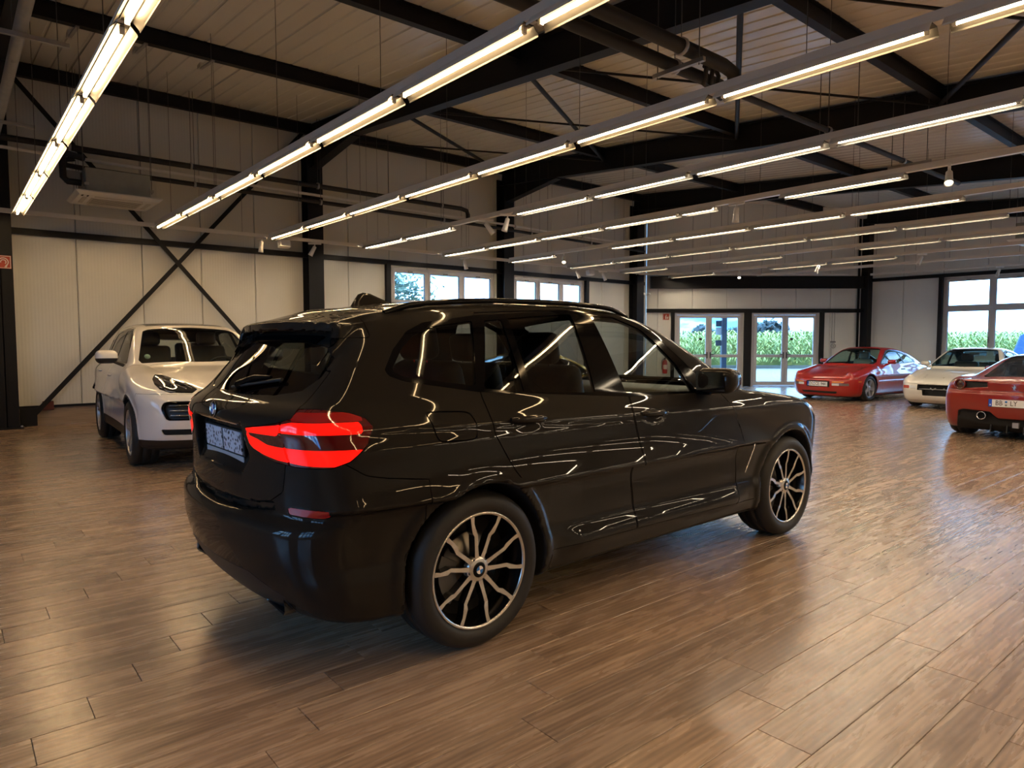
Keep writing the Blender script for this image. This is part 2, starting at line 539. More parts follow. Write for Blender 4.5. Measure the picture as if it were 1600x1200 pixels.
def window_unit(name, label, wall_loc, rz, x0, x1, z0, z1, cols, rows=1, handles=True, blinds=False):
    """window in a wall's frame; cols: sash boundaries along x, rows: transom heights"""
    w = empty(name, wall_loc, rz)
    tag(w, label, None, kind='structure')
    f = MB(); t = 0.06; y0, y1 = 0.0, 0.12
    f.box(x0, x1, y0, y1, z0, z0 + t); f.box(x0, x1, y0, y1, z1 - t, z1)
    f.box(x0, x0 + t, y0, y1, z0, z1); f.box(x1 - t, x1, y0, y1, z0, z1)
    for c in cols[1:-1]: f.box(c - t / 2, c + t / 2, y0, y1, z0 + t, z1 - t)
    zr = [z0] + list(rows if isinstance(rows, (list, tuple)) else []) + [z1]
    for r in zr[1:-1]: f.box(x0 + t, x1 - t, y0 + 0.01, y1, r - t / 2, r + t / 2)
    f.build('window_frame', M['frame'], w, bevel=0.006)
    for a, c in zip(cols, cols[1:]):
        for q, r in zip(zr, zr[1:]):
            A = a + (t if a == cols[0] else t / 2); C = c - (t if c == cols[-1] else t / 2)
            Q = q + (t if q == z0 else t / 2); Rr = r - (t if r == z1 else t / 2)
            s = MB(); u = 0.055
            s.box(A, C, -0.012, 0.06, Q, Q + u); s.box(A, C, -0.012, 0.06, Rr - u, Rr)
            s.box(A, A + u, -0.012, 0.06, Q + u, Rr - u); s.box(C - u, C, -0.012, 0.06, Q + u, Rr - u)
            so = s.build('sash', M['frame'], w, bevel=0.006)
            g = MB(); g.box(A + u, C - u, 0.02, 0.026, Q + u, Rr - u); g.build('pane', M['pane'], so)
            g = MB(); k = 0.008
            g.box(A + u, C - u, 0.005, 0.03, Q + u, Q + u + k); g.box(A + u, C - u, 0.005, 0.03, Rr - u - k, Rr - u)
            g.box(A + u, A + u + k, 0.005, 0.03, Q + u + k, Rr - u - k); g.box(C - u - k, C - u, 0.005, 0.03, Q + u + k, Rr - u - k)
            g.build('gasket', M['frame_dark'], so)
            if handles:
                g = MB()
                if Rr - Q > 1.0:
                    g.box(C - u + 0.012, C - 0.012, -0.03, -0.012, Q + 0.42, Q + 0.52); g.box(C - 0.038, C - 0.018, -0.055, -0.035, Q + 0.44, Q + 0.60)
                else:
                    g.box((A + C) / 2 - 0.06, (A + C) / 2 + 0.06, -0.035, -0.012, Rr - 0.045, Rr - 0.01)
                g.build('handle', M['grey_plastic'], so)
    return w

zt = 6.1
WIN_A = [(8.05, 11.10, 2.30, 3.17), (11.78, 14.42, 2.30, 3.17)]
wall_back = panel_wall('wall_back', 'light grey sandwich panel wall behind the white SUV', (XL, YB, 0), 0, CH0.x - XL, 0.34, zt + 0.1,
                       [(a - XL, c - XL, q, r) for a, c, q, r in WIN_A], M['panelA'], joint0=(0.81 - XL))
for i, (a, c, q, r) in enumerate(WIN_A):
    w3 = (c - a) / 3
    window_unit(f'window_{i+1}', ('clerestory window row with a tree outside, left of the steel column', 'clerestory window row right of the steel column')[i],
                (0, YB, 0), 0, a, c, q, r, [a, a + w3, a + 2 * w3, c])
    portal('window_portal', (a + c) / 2, YB + 0.2, (q + r) / 2, c - a, r - q, (0, -1, 0))
bb = MB(); bb.box(XL, CH0.x - 0.1, YB + 0.0, YB + 0.14, 0.0, 0.30)
tag(bb.build('baseboard_back', M['plaster']), 'brown board plinth along the foot of the back wall', None, kind='structure')
bb = MB(); bb.box(XL, CH0.x - 0.1, YB - 0.035, YB + 0.1, 0.30, 0.34)
tag(bb.build('trim_1', M['steel']), 'dark drip rail between plinth and wall panels', None, kind='structure')

# chamfer wall with two double doors
DOORS = [(0.92, 3.10, 0.0, 2.36), (3.38, 5.52, 0.0, 2.36)]
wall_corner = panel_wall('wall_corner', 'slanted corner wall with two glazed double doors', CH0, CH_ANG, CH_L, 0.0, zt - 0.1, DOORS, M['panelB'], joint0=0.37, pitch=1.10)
for i, (a, c, q, r) in enumerate(DOORS):
    d = empty(f'door_{i+1}', CH0, CH_ANG)
    tag(d, ('glazed double door with a steel post visible outside', 'glazed double door nearest the red coupe')[i], None, kind='structure')
    f = MB(); t = 0.07
    f.box(a, a + t, -0.01, 0.12, 0, r); f.box(c - t, c, -0.01, 0.12, 0, r); f.box(a + t, c - t, -0.01, 0.12, r - t, r); f.box(a + t, c - t, 0.0, 0.10, 0.0, 0.03)
    f.build('door_frame', M['frame'], d, bevel=0.008)
    m_ = (a + c) / 2
    for (u, v, side) in ((a + t + 0.005, m_ - 0.003, 1), (m_ + 0.003, c - t - 0.005, -1)):
        s = MB(); k = 0.095; zb, zm, ze = 0.04, 0.98, r - t - 0.006
        s.box(u, u + k, -0.02, 0.05, zb, ze); s.box(v - k, v, -0.02, 0.05, zb, ze)
        s.box(u + k, v - k, -0.02, 0.05, zb, zb + 0.12); s.box(u + k, v - k, -0.02, 0.05, ze - k, ze); s.box(u + k, v - k, -0.02, 0.05, zm - 0.045, zm + 0.045)
        so = s.build('door_leaf', M['frame'], d, bevel=0.006)
        for z0_, z1_ in ((zb + 0.12, zm - 0.045), (zm + 0.045, ze - k)):
            g = MB(); g.box(u + k, v - k, 0.015, 0.021, z0_, z1_); g.build('pane', M['pane'], so)
        hx_ = v - 0.05 if side == 1 else u + 0.05
        g = MB(); g.cbox((hx_, -0.032, 1.0), (0.035, 0.02, 0.20)); g.bar((hx_, -0.06, 1.03), (hx_ - side * 0.12, -0.06, 1.03), 0.02); g.bar((hx_, -0.03, 1.03), (hx_, -0.065, 1.03), 0.018)
        g.build('door_handle', M['frame_dark'], so)
        if (i, side) in ((0, 1), (1, -1)):
            g = MB(); Mx = Matrix.Translation(((v - k - 0.16) if side == 1 else (u + k + 0.12), 0.011, 1.52)) @ Matrix.Rotation(R_(90), 4, 'X')
            g.lathe([(0.0, 0), (0.045, 0), (0.045, 0.003), (0.0, 0.003)], 20, Mx)
            g.build('round_sticker', M['frame_dark'], so)
    g = MB(); g.box(m_ - 0.35, m_ + 0.45, -0.055, -0.02, r - 0.06, r - 0.015); g.build('door_closer', M['frame'], d, bevel=0.006)
    p0 = CH0 + CH_D * ((a + c) / 2) + Vector((-CH_D.y, CH_D.x, 0)) * 0.2
    portal('door_portal', p0.x, p0.y, r / 2, c - a, r, (CH_D.y, -CH_D.x, 0))

# right wall: windows from the third panel on; the unseen second is enlarged for daylight
WIN_C = [(9.57 - 7.40, 9.57 - 3.75, 0.92, 3.30), (9.57 - 2.9, 9.57 + 1.6, 0.12, 4.30)]
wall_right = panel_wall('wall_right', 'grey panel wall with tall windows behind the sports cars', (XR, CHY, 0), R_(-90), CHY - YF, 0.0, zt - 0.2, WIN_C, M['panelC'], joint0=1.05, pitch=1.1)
for i, (a, c, q, r) in enumerate(WIN_C):
    w3 = (c - a) / 3
    window_unit(f'window_{i+3}', ('tall two row window looking out on the green field', 'unseen glazing enlarged for daylight beyond the right edge of view', 'unseen glazing added for daylight furthest from the doors')[i],
                (XR, CHY, 0), R_(-90), a, c, q, r, [a, a + w3, a + 2 * w3, c], rows=[2.40])
    portal('window_portal', XR + 0.2, CHY - (a + c) / 2, (q + r) / 2, c - a, r - q, (-1, 0, 0))
# left wall and front wall (behind the camera), seen only in reflections
WIN_L = [(8.0, 11.4, 0.9, 3.3), (13.4, 16.2, 0.9, 3.3)]
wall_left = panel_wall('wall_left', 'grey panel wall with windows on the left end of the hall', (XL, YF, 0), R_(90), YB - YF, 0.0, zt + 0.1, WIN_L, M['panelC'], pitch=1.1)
for i, (a, c, q, r) in enumerate(WIN_L):
    window_unit(f'window_{i+6}', ('tall window in the left end wall, nearer the camera', 'tall window in the left end wall, nearer the white SUV')[i],
                (XL, YF, 0), R_(90), a, c, q, r, [a, a + (c - a) / 4, (a + c) / 2, a + 3 * (c - a) / 4, c], rows=[2.40])
    portal('window_portal', XL - 0.2, YF + (a + c) / 2, (q + r) / 2, c - a, r - q, (1, 0, 0))
wall_front = panel_wall('wall_front', 'grey panel wall behind the camera', (XR, YF, 0), R_(180), XR - XL, 0.0, 4.4, [], M['panelA'], pitch=1.1)

# roof: ribbed liner panels between the joints, falling towards the camera
ceiling = empty('ceiling')
tag(ceiling, 'ribbed light grey roof liner above dark steel purlins', None, kind='structure')
k = MB(); k.prism([(YF - 0.3, roof_z(YF - 0.3) + 0.075), (YB + 0.3, roof_z(YB + 0.3) + 0.075), (YB + 0.3, roof_z(YB + 0.3) + 0.2), (YF - 0.3, roof_z(YF - 0.3) + 0.2)], XL - 0.2, XR + 0.3, 'x')
k.build('roof_core', M['steel'], ceiling)
x = XL - 0.2
while x < XR + 0.3:
    x1 = min(x + 1.0, XR + 0.3)
    k = MB()
    prof = []
    # four shallow ribs per sheet
    nr = 4
    for q in range(nr):
        u = x + (x1 - x) * q / nr; wv = (x1 - x) / nr
        prof += [(u + (0.004 if q == 0 else 0), 0.0), (u + wv * 0.80, 0.0), (u + wv * 0.86, 0.014), (u + wv * 0.94, 0.014)]
    prof.append((x1 - 0.004, 0.0))
    top = [(x1 - 0.004, 0.075), (x + 0.004, 0.075)]
    poly = prof + top
    n = len(poly)
    ya, yb = YF - 0.3, YB + 0.3
    k.add([(u, ya, roof_z(ya) + h) for u, h in poly] + [(u, yb, roof_z(yb) + h) for u, h in poly],
          [tuple(range(n)), tuple(range(n, 2 * n))[::-1]] + [(i, i + n, (i + 1) % n + n, (i + 1) % n) for i in range(n)])
    k.build('roof_sheet', M['roof'], ceiling)
    x += 1.0

# steel frame: columns, rafters with haunches, purlins, girts, braces
COLX = [-4.7, 0.75, 6.10, 11.36, 16.62]
def column(x, y, h, label, rz=0.0, w=0.33, d=0.32):
    o = empty('steel_column', (x, y, 0), rz)
    tag(o, label, 'column', 'steel columns of the hall', kind='structure')
    k = MB(); k.box(-w / 2, w / 2, -d / 2, -d / 2 + 0.018, 0.02, h); k.box(-w / 2, w / 2, d / 2 - 0.018, d / 2, 0.02, h); k.box(-0.007, 0.007, -d / 2, d / 2, 0.02, h)
    k.build('profile', M['steel'], o)
    k = MB(); k.box(-w / 2 - 0.05, w / 2 + 0.05, -d / 2 - 0.05, d / 2 + 0.05, 0.0, 0.025)
    k.build('base_plate', M['steel'], o)
    for sx in (-1, 1):
        for sy in (-1, 1):
            k = MB(); k.lathe([(0.0, 0.05), (0.014, 0.05), (0.018, 0.045), (0.018, 0.025)], 6, Matrix.Translation((sx * (w / 2 + 0.025), sy * (d / 2 + 0.025), 0)))
            k.build('anchor_bolt', M['galv'], o)
    return o
CL = ['dark steel column in the left end corner', 'dark steel column carrying the fire hose sign', 'dark steel column rising behind the rear spoiler of the black SUV',
      'dark steel column between the two clerestory windows', 'dark steel column at the corner beside the glazed doors']
for x, l in zip(COLX, CL):
    column(x, YB - 0.17, roof_z(YB) - 0.35, l)
column(XR - 0.16, CHY + 0.02, roof_z(CHY) - 0.3, 'dark steel column right of the doors behind the red coupe')
for y, l in ((3.15, 'dark steel column on the right wall before the enlarged daylight glazing'), (-2.9, 'dark steel column on the right wall past the enlarged daylight glazing')):
    column(XR - 0.17, y, roof_z(y) - 0.3, l, R_(90))
RL = ['dark steel rafter over the left end of the hall', 'dark steel rafter above the column with the fire hose sign', 'large dark steel rafter crossing the top centre with a haunch at the wall',
      'dark steel rafter above the column between the clerestory windows', 'dark steel rafter above the corner column by the doors', 'dark steel rafter over the right end of the hall']
for x, l in zip(COLX + [XR - 0.3], RL):
    o = empty('steel_rafter', (x, 0, 0)); tag(o, l, 'beam', 'steel rafters of the roof', kind='structure')
    hgt = 0.46; ye = YB if x < 20 else CHY
    k = MB()
    k.ibeam((0, YF, roof_z(YF, 5.94) - hgt / 2), (0, ye - 0.04, roof_z(ye - 0.04, 5.94) - hgt / 2), 0.19, hgt)
    k.build('beam', M['steel'], o)
    if x < 20:
        k = MB(); ya, yb = YB - 0.32, YB - 2.15
        za, zb = roof_z(ya, 5.94) - hgt, roof_z(yb, 5.94) - hgt
        k.prism([(ya, za), (ya, za - 0.42), (yb, zb)], -0.006, 0.006, 'x')
        k.bar((0, ya, za - 0.42), (0, yb - 0.02, zb - 0.012), 0.19, 0.02)
        k.build('haunch', M['steel'], o)
PURY = [13.85, 10.5, 7.2, 3.85, 0.5, -2.85, -6.2]
PL = ['nearest the back wall', 'second from the back wall', 'third from the back wall', 'fourth from the back wall', 'fifth from the back wall, over the camera', 'sixth, behind the camera', 'seventh, behind the camera']
for y, l in zip(PURY, PL):
    k = MB()
    x1 = XR if y < CHY else CH0.x + (y - CH0.y) / CH_D.y * CH_D.x - 0.1
    k.ibeam((XL, y, roof_z(y, 5.86)), (x1, y, roof_z(y, 5.86)), 0.11, 0.22, 0.012, 0.008)
    tag(k.build('steel_purlin', M['steel']), 'dark steel roof purlin, ' + l, 'beam', 'roof purlins', kind='structure')
def girt(a, c, name, label, w=0.10, h=0.10):
    k = MB(); k.bar(a, c, w, h); tag(k.build(name, M['steel']), label, None, kind='structure')
girt((XL, YB - 0.055, 3.26), (CH0.x - 0.2, YB - 0.055, 3.26), 'trim_2', 'dark steel rail along the back wall above the white SUV')
for x, l in ((7.95, 'dark post left of the first clerestory window'), (14.52, 'dark post right of the second clerestory window')):
    k = MB(); k.box(x - 0.055, x + 0.055, YB - 0.11, YB - 0.004, 0.34, 3.21); tag(k.build('trim_3', M['steel']), l, None, kind='structure')
def chp(u, out, z): return CH0 + CH_D * u + Vector((-CH_D.y, CH_D.x, 0)) * out + Vector((0, 0, z))
k = MB(); k.ibeam(chp(0.1, -0.12, 3.31), chp(CH_L - 0.2, -0.12, 3.31), 0.2, 0.38, 0.02, 0.012); tag(k.build('trim_4', M['steel']), 'deep dark beam across the slanted corner wall', None, kind='structure')
k = MB(); k.bar(chp(0.0, -0.04, 2.42), chp(CH_L - 0.1, -0.04, 2.42), 0.08, 0.12); tag(k.build('trim_5', M['steel']), 'dark lintel rail above the glazed doors', None, kind='structure')
for u, w_, l in ((0.85, 0.10, 'dark post left of the doors'), (3.24, 0.22, 'dark post between the two doors'), (5.60, 0.13, 'dark post right of the doors')):
    k = MB(); k.bar(chp(u, -0.04, 0), chp(u, -0.04, 2.36), w_, 0.08, up=(-CH_D.y, CH_D.x, 0)); tag(k.build('trim_6', M['steel']), l, None, kind='structure')
girt((XR - 0.055, CHY, 3.37), (XR - 0.055, 3.0, 3.37), 'trim_7', 'dark steel rail above the tall windows of the right wall')
for y in (7.47, 3.68):
    k = MB(); k.box(XR - 0.11, XR - 0.004, y - 0.05, y + 0.05, 0.0, 3.32); tag(k.build('trim_8', M['steel']), 'dark post %s the tall right window' % ('left of' if y > 5 else 'right of'), None, kind='structure')
# wall bracing cross behind the white SUV
k = MB(); k.bar((0.98, 13.98, 0.02), (6.0, 13.98, 5.86), 0.075, 0.012, up=(0, 1, 0)); k.cbox((1.05, 13.95, 0.16), (0.24, 0.02, 0.30))
tag(k.build('diagonal_brace', M['steel']), 'flat dark brace rising from the left column foot to the right', 'brace', 'wall braces behind the white SUV', kind='structure')
k = MB(); k.bar((5.90, 13.95, 0.02), (0.92, 13.95, 5.86), 0.075, 0.012, up=(0, 1, 0)); k.cbox((5.80, 13.94, 0.16), (0.24, 0.02, 0.30))
tag(k.build('diagonal_brace', M['steel']), 'flat dark brace falling behind the white SUV to the right', 'brace', 'wall braces behind the white SUV', kind='structure')
# roof bracing between the second and third rafter seen
for i, (ya, yb) in enumerate(zip(PURY, PURY[1:5])):
    k = MB(); k.tube([(6.1, yb, roof_z(yb, 5.72)), (11.36, ya, roof_z(ya, 5.72))], 0.035, 8)
    tag(k.build('roof_brace', M['steel']), 'dark tube brace between rafters, bay %s from the back wall' % ('one', 'two', 'three', 'four')[i], 'brace', 'roof braces', kind='structure')
    k = MB(); k.tube([(6.1, ya, roof_z(ya, 5.70)), (11.36, yb, roof_z(yb, 5.70))], 0.018, 6)
    tag(k.build('roof_tie_rod', M['steel']), 'thin dark tie rod between rafters, bay %s from the back wall' % ('one', 'two', 'three', 'four')[i], 'brace', 'roof tie rods', kind='structure')

# ------------------------------------------------------------------ light lines
LZ_ = 3.47
PITCH = 1.67
SLOT0 = 13.40
ROWX = [0.97, 2.98, 5.00, 7.02, 9.06, 11.08, 13.12, 15.25, 17.50, 19.6]
LIT = {0: range(0, 13), 1: range(0, 13), 2: range(0, 13), 3: [0, 1] + list(range(3, 13)), 4: [0, 1, 2, 3, 5] + list(range(7, 13)),
       5: [0, 2, 3, 4, 5] + list(range(7, 13)), 6: [0, 1, 2, 3, 4, 5] + list(range(7, 13)), 7: [0, 2, 4, 5, 6] + list(range(8, 13)), 8: [0, 2, 3] + list(range(6, 12)), 9: range(6, 12)}  # last row: lit tubes out of view, added to brighten the right wall
# white trunking rail: hat section
def rail_mesh(L):
    k = MB(); k.box(-0.036, 0.036, -L, 0, 0.0, 0.070); return k.mesh('rail', M['white_metal'])
# luminaire: white body with deep slanted reflector wings; tube below
k = MB(); Lm = 1.60
for sg in (-1, 1):
    k.add([(sg * u, y, z) for y in (-Lm, 0) for u, z in ((0.036, 0.0), (0.080, -0.050), (0.082, -0.062), (0.085, -0.062), (0.084, -0.048), (0.040, 0.006))],
          [(0, 1, 7, 6), (1, 2, 8, 7), (2, 3, 9, 8), (3, 4, 10, 9), (4, 5, 11, 10), (5, 0, 6, 11), (0, 5, 4, 3, 2, 1), (6, 7, 8, 9, 10, 11)])
k.box(-0.036, 0.036, -Lm, 0, -0.010, 0.0)
lum_me = k.mesh('reflector', M['reflector'])
lum_me.materials.append(M['white_metal'])
for w_ in (0, 8):
    for q_ in (3, 4, 5): lum_me.polygons[w_ + q_].material_index = 1
k = MB(); k.tube([(0, -0.06, -0.036), (0, -Lm + 0.06, -0.036)], 0.0135, 8); tube_me = k.mesh('tube', M['tube'])
k = MB(); k.tube([(0, -0.06, -0.036), (0, -Lm + 0.06, -0.036)], 0.0135, 8); tube2_me = k.mesh('tube', M['tube_neutral'])
sock_me = []
for y_ in (-0.045, -Lm + 0.045):
    k = MB(); k.box(-0.014, 0.014, y_ - 0.012, y_ + 0.012, -0.052, -0.008); sock_me.append(k.mesh('lamp_holder', M['white_metal']))
ORD = ['first', 'second', 'third', 'fourth', 'fifth', 'sixth', 'seventh', 'eighth', 'ninth', 'tenth']
LROW = {0: 'ending above the left column', 1: 'passing the ceiling air conditioner', 2: 'crossing the top right of the view', 3: 'with two spotlights near its far end', 4: 'carrying the lit spotlight',
        5: 'ending between the clerestory windows', 6: 'ending at the second clerestory window', 7: 'with unlit gaps', 8: 'ending above the glazed doors', 9: 'unlit in view, with lit tubes added out of view'}
def wire(parent, x, y, z0, z1, r=0.0035):
    k = MB(); k.tube([(x, y, z0), (x, y, z1)], r, 4, caps=False); return k.build('suspension_wire', M['cable'], parent)
for i, x in enumerate(ROWX):
    y_far = SLOT0 if i < 8 else (13.3 if i == 8 else 11.6)
    root = empty('light_line', (x, y_far, LZ_))
    tag(root, '%s ceiling light line from the left, %s' % (ORD[i], LROW[i]), 'light', 'fluorescent light lines')
    obj_of('rail', rail_mesh(y_far - YF - 0.4), root)
    for s in LIT[i]:
        y = SLOT0 - s * PITCH - 0.035
        if y - Lm < YF + 0.3: continue
        l = obj_of('reflector', lum_me, root, (0, y - y_far, 0))
        obj_of('tube', tube_me if i < 3 else tube2_me, l); [obj_of('lamp_holder', q_, l) for q_ in sock_me]
    if i == 4:   # short luminaire before the gap
        l = obj_of('reflector', lum_me, root, (0, SLOT0 - 4 * PITCH - 0.03 - y_far, 0)); l.scale = (1, 0.38, 1)
        obj_of('tube', tube_me if i < 3 else tube2_me, l); [obj_of('lamp_holder', q_, l) for q_ in sock_me]
    y = y_far - 0.6 - (i % 3) * 0.4
    while y > -3:
        wire(root, 0.0, y - y_far, 0.05, roof_z(y, 5.97) - LZ_)
        y -= 2.35
# rail along the walls carrying spotlights
root = empty('spotlight_rail', (0, 0, 0))
tag(root, 'white rail running along the back wall and round the corner', 'rail')
for a, c in (((XL + 0.2, 13.52, 3.50), (16.45, 13.52, 3.50)), (tuple(chp(-0.45, -0.72, 3.52)), tuple(chp(CH_L - 0.55, -0.40, 3.52))), ((XR - 0.42, CHY - 0.25, 3.52), (XR - 0.42, YF + 0.5, 3.52))):
    k = MB(); k.bar(a, c, 0.066, 0.06); k.build('rail', M['white_metal'], root)
    a_, c_ = Vector(a), Vector(c)
    n_ = max(2, int((c_ - a_).length / 2.4))
    for q in range(n_):
        p = a_.lerp(c_, (q + 0.5) / n_)
        wire(root, p.x, p.y, 3.53, roof_z(p.y) - 0.0)
for a, c in (((6.25, 13.50, 3.468), (8.9, 13.50, 3.468)), ((10.2, 13.50, 3.468), (12.9, 13.50, 3.468)), ((-1.0, 13.50, 3.468), (4.2, 13.50, 3.468))):
    k = MB(); k.bar(a, c, 0.05, 0.02); k.build('cover_strip', M['white_metal'], root)

def spotlight(x, y, z, label, tilt=20, az=0, lit=False):
    o = empty('track_spotlight', (x, y, z)); tag(o, label, 'spotlight', 'track spotlights')
    k = MB(); k.box(-0.016, 0.016, -0.13, 0.13, -0.035, 0.0); k.build('adapter', M['white_metal'], o, bevel=0.004, rot=(0, 0, R_(az)))
    k = MB(); k.tube([(0, 0, -0.03), (0, 0, -0.085)], 0.011, 8); k.build('arm', M['white_metal'], o)
    rot = Euler((R_(tilt), 0, R_(az)))
    k = MB(); k.lathe([(0.0, 0.015), (0.030, 0.012), (0.036, 0.0), (0.040, -0.10), (0.046, -0.17), (0.050, -0.20), (0.044, -0.20), (0.038, -0.17)], 20)
    hd = k.build('head', M['white_metal'], o, (0, 0, -0.085), rot)
    k = MB(); k.lathe([(0.0, -0.176), (0.025, -0.178), (0.0385, -0.172)], 20); k.build('lens', M['bulb'] if lit else M['slat'], hd)
    return o
SP = [(4.86, 13.50, 3.46, 'white track spotlight left of the wall rail box', 8, 30, 0), (5.95, 13.50, 3.46, 'white track spotlight in front of the column behind the black SUV', 28, 60, 0),
      (9.74, 13.50, 3.46, 'white track spotlight hanging before the first clerestory window', -14, 20, 0),
      (7.02, 9.12, LZ_, 'white spotlight tilted down left on the fourth light line', -40, 70, 0), (7.02, 8.55, LZ_, 'white spotlight pointing down beside the tilted one on the fourth line', 16, 60, 0),
      (9.06, 5.72, LZ_, 'white spotlight in the gap of the fifth light line', 4, 0, 0), (9.06, 2.95, LZ_, 'brightly lit spotlight hanging top right', 42, 108, 1),
      (11.08, 11.45, LZ_, 'small lit spotlight above the second clerestory window', 42, 136, 1), (13.55, 13.50, 3.46, 'leftmost of three white spotlights above the roof of the black SUV', -25, 60, 0),
      (14.62, 13.50, 3.46, 'rightmost of three white spotlights above the roof of the black SUV', -25, 70, 0), (17.50, 8.62, LZ_, 'white spotlight between lit tubes of the ninth light line', 25, 60, 0),
      (17.50, 6.2, LZ_, 'white spotlight past the tubes of the ninth light line', 28, 60, 0), (17.55, 10.95, LZ_, 'small lit spotlight above the doors', 42, 122, 1), (22.3, 5.95, 3.49, 'white spotlight before the tall right window', 22, 60, 0)]
for q in SP: spotlight(q[0], q[1], q[2], q[3], q[4], q[5], bool(q[6]))
def rail_box(x, y, z, label):
    o = empty('rail_floodlight', (x, y, z)); tag(o, label, 'floodlight')
    k = MB(); k.box(-0.11, 0.11, -0.07, 0.07, -0.16, -0.02); k.build('housing', M['white_metal'], o, bevel=0.012, rot=(R_(-12), 0, 0))
    k = MB(); k.box(-0.09, 0.09, -0.078, -0.070, -0.145, -0.035); k.build('lens', M['white_metal'], o, rot=(R_(-12), 0, 0))
    k = MB(); k.box(-0.04, 0.04, -0.03, 0.03, -0.03, 0.0); k.build('adapter', M['white_metal'], o)
rail_box(5.30, 13.50, 3.46, 'white box floodlight on the wall rail left of the column')
rail_box(14.08, 13.50, 3.46, 'white box floodlight between two spotlights above the black SUV')

# ------------------------------------------------------------------ outside
M['concrete'] = mat('pale_yard_concrete', (0.26, 0.265, 0.26), 0.8, noise=0.12, nscale=0.6)
M['corn'] = mat('maize_leaf', (0.34, 0.41, 0.13), 0.6, noise=0.45, nscale=2.5)
M['leaf'] = mat('tree_leaf', (0.05, 0.10, 0.06), 0.6, noise=0.4, nscale=3)
M['far_leaf'] = mat('far_tree_leaf', (0.035, 0.06, 0.065), 0.7, noise=0.3)
M['bark'] = mat('bark', (0.10, 0.08, 0.06), 0.8)
M['post'] = mat('blue_grey_post', (0.03, 0.055, 0.085), 0.4)
def fwd(d, s, z=0.0): return F_h * d + R_h * s + Vector((0, 0, z))
k = MB(); k.box(-120, 260, -120, 260, -0.5, -0.06)
tag(k.build('yard_ground', M['concrete']), 'pale concrete yard outside the doors', None, kind='structure')
rnd = random.Random(4)
# maize field: plants of crossed blades in front, closed canopy behind
k = MB()
for q in range(5200):
    d = 38 + 6 * rnd.random() ** 1.4; s = -14 + 70 * rnd.random()
    p = fwd(d, s); h = 1.65 + 0.45 * rnd.random()
    for j in range(5):
        a = rnd.random() * 6.28; z = h * (0.15 + 0.17 * j + 0.06 * rnd.random()); L = 0.45 + 0.25 * rnd.random(); w = 0.05
        dx, dy = math.cos(a), math.sin(a)
        b0 = p + Vector((0, 0, z)); b1 = b0 + Vector((dx * L * 0.5, dy * L * 0.5, 0.28)); b2 = b0 + Vector((dx * L, dy * L, 0.12 * rnd.random()))
        sd = Vector((-dy, dx, 0)) * w
        k.add([b0 - sd * 0.4, b0 + sd * 0.4, b1 + sd, b1 - sd, b2], [(0, 1, 2, 3), (3, 2, 4)])
k.v = [tuple(v) for v in k.v]
field = tag(k.build('maize_field', M['corn']), 'green maize field beyond the yard', None, kind='stuff')
k = MB()
n = 60
for i in range(n):
    s0 = -30 + 130 * i / n; s1 = -30 + 130 * (i + 1) / n
    k.add([fwd(44, s0, -0.06), fwd(44, s1, -0.06), fwd(44, s1, 1.75), fwd(44, s0, 1.75), fwd(84, s1 * 1.6, 1.85), fwd(84, s0 * 1.6, 1.85)], [(0, 1, 2, 3), (3, 2, 4, 5)])
k.build('maize_canopy', M['corn'], field)
# low hills
k = MB(); pts = []
for i in range(41):
    s = -120 + 320 * i / 40
    pts.append((s, 2.0 + 1.6 * math.sin(i * 0.7) * 0.4 + 1.2 + 0.5 * math.sin(i * 1.9)))
for (s0, z0), (s1, z1) in zip(pts, pts[1:]):
    k.add([fwd(230, s0, 0), fwd(230, s1, 0), fwd(250, s1, z1), fwd(250, s0, z0), fwd(280, s1, z1 - 1), fwd(280, s0, z0 - 1)], [(0, 1, 2, 3), (3, 2, 4, 5)], True)
tag(k.build('distant_hills', mat('distant_hill', (0.05, 0.085, 0.08), 0.9)), 'low hazy hills on the horizon', None, kind='structure')
def tree(base, h, crown, n, leaf, matl, label, trunk=0.12, seed=1):
    r = random.Random(seed)
    o = empty('tree', base); tag(o, label, 'tree', 'trees outside')
    t = MB(); t.tube([(0, 0, 0), (0.1, 0.05, h * 0.4), (0, 0, h * 0.75)], [trunk, trunk * 0.7, trunk * 0.3], 8); t.build('trunk', M['bark'], o)
    c = MB()
    cl = [(Vector((r.gauss(0, 1), r.gauss(0, 1), r.gauss(0, 1))).normalized() * r.random() ** 0.4) for _ in range(14)]
    for q in range(n):
        ce = cl[q % len(cl)]
        p = Vector((ce.x * crown[0] * 0.75, ce.y * crown[0] * 0.75, h - crown[1] + ce.z * crown[1] * 0.75)) + Vector((r.gauss(0, 1), r.gauss(0, 1), r.gauss(0, 0.8))) * crown[0] * 0.22
        u = Vector((r.gauss(0, 1), r.gauss(0, 1), r.gauss(0, 1))).normalized(); v = u.orthogonal().normalized()
        L = leaf * (0.6 + 0.8 * r.random())
        c.add([p - u * L, p + v * L * 0.45, p + u * L, p - v * L * 0.45], [(0, 1, 2, 3)])
    c.build('foliage', matl, o)
    return o
# seen through the first clerestory window
tree((12.6, 22.5, -0.06), 5.8, (2.1, 2.6), 2600, 0.13, M['leaf'], 'leafy tree outside the first clerestory window', seed=3)
for i, (px, d, h, w) in enumerate(((1097, 95, 4.4, 1.4), (1112, 104, 3.6, 1.0), (1150, 100, 4.0, 1.3), (1184, 98, 4.4, 1.6), (1206, 92, 4.6, 1.7), (1252, 140, 3.4, 2.2))):
    tree(fwd(d, (px - 800) / F_PX * d, -0.06), h, (w, h * 0.35), 700, 0.5, M['far_leaf'], 'small dark tree on the field horizon, number %s seen from the left' % ('one', 'two', 'three', 'four', 'five', 'six')[i], 0.2, seed=10 + i)
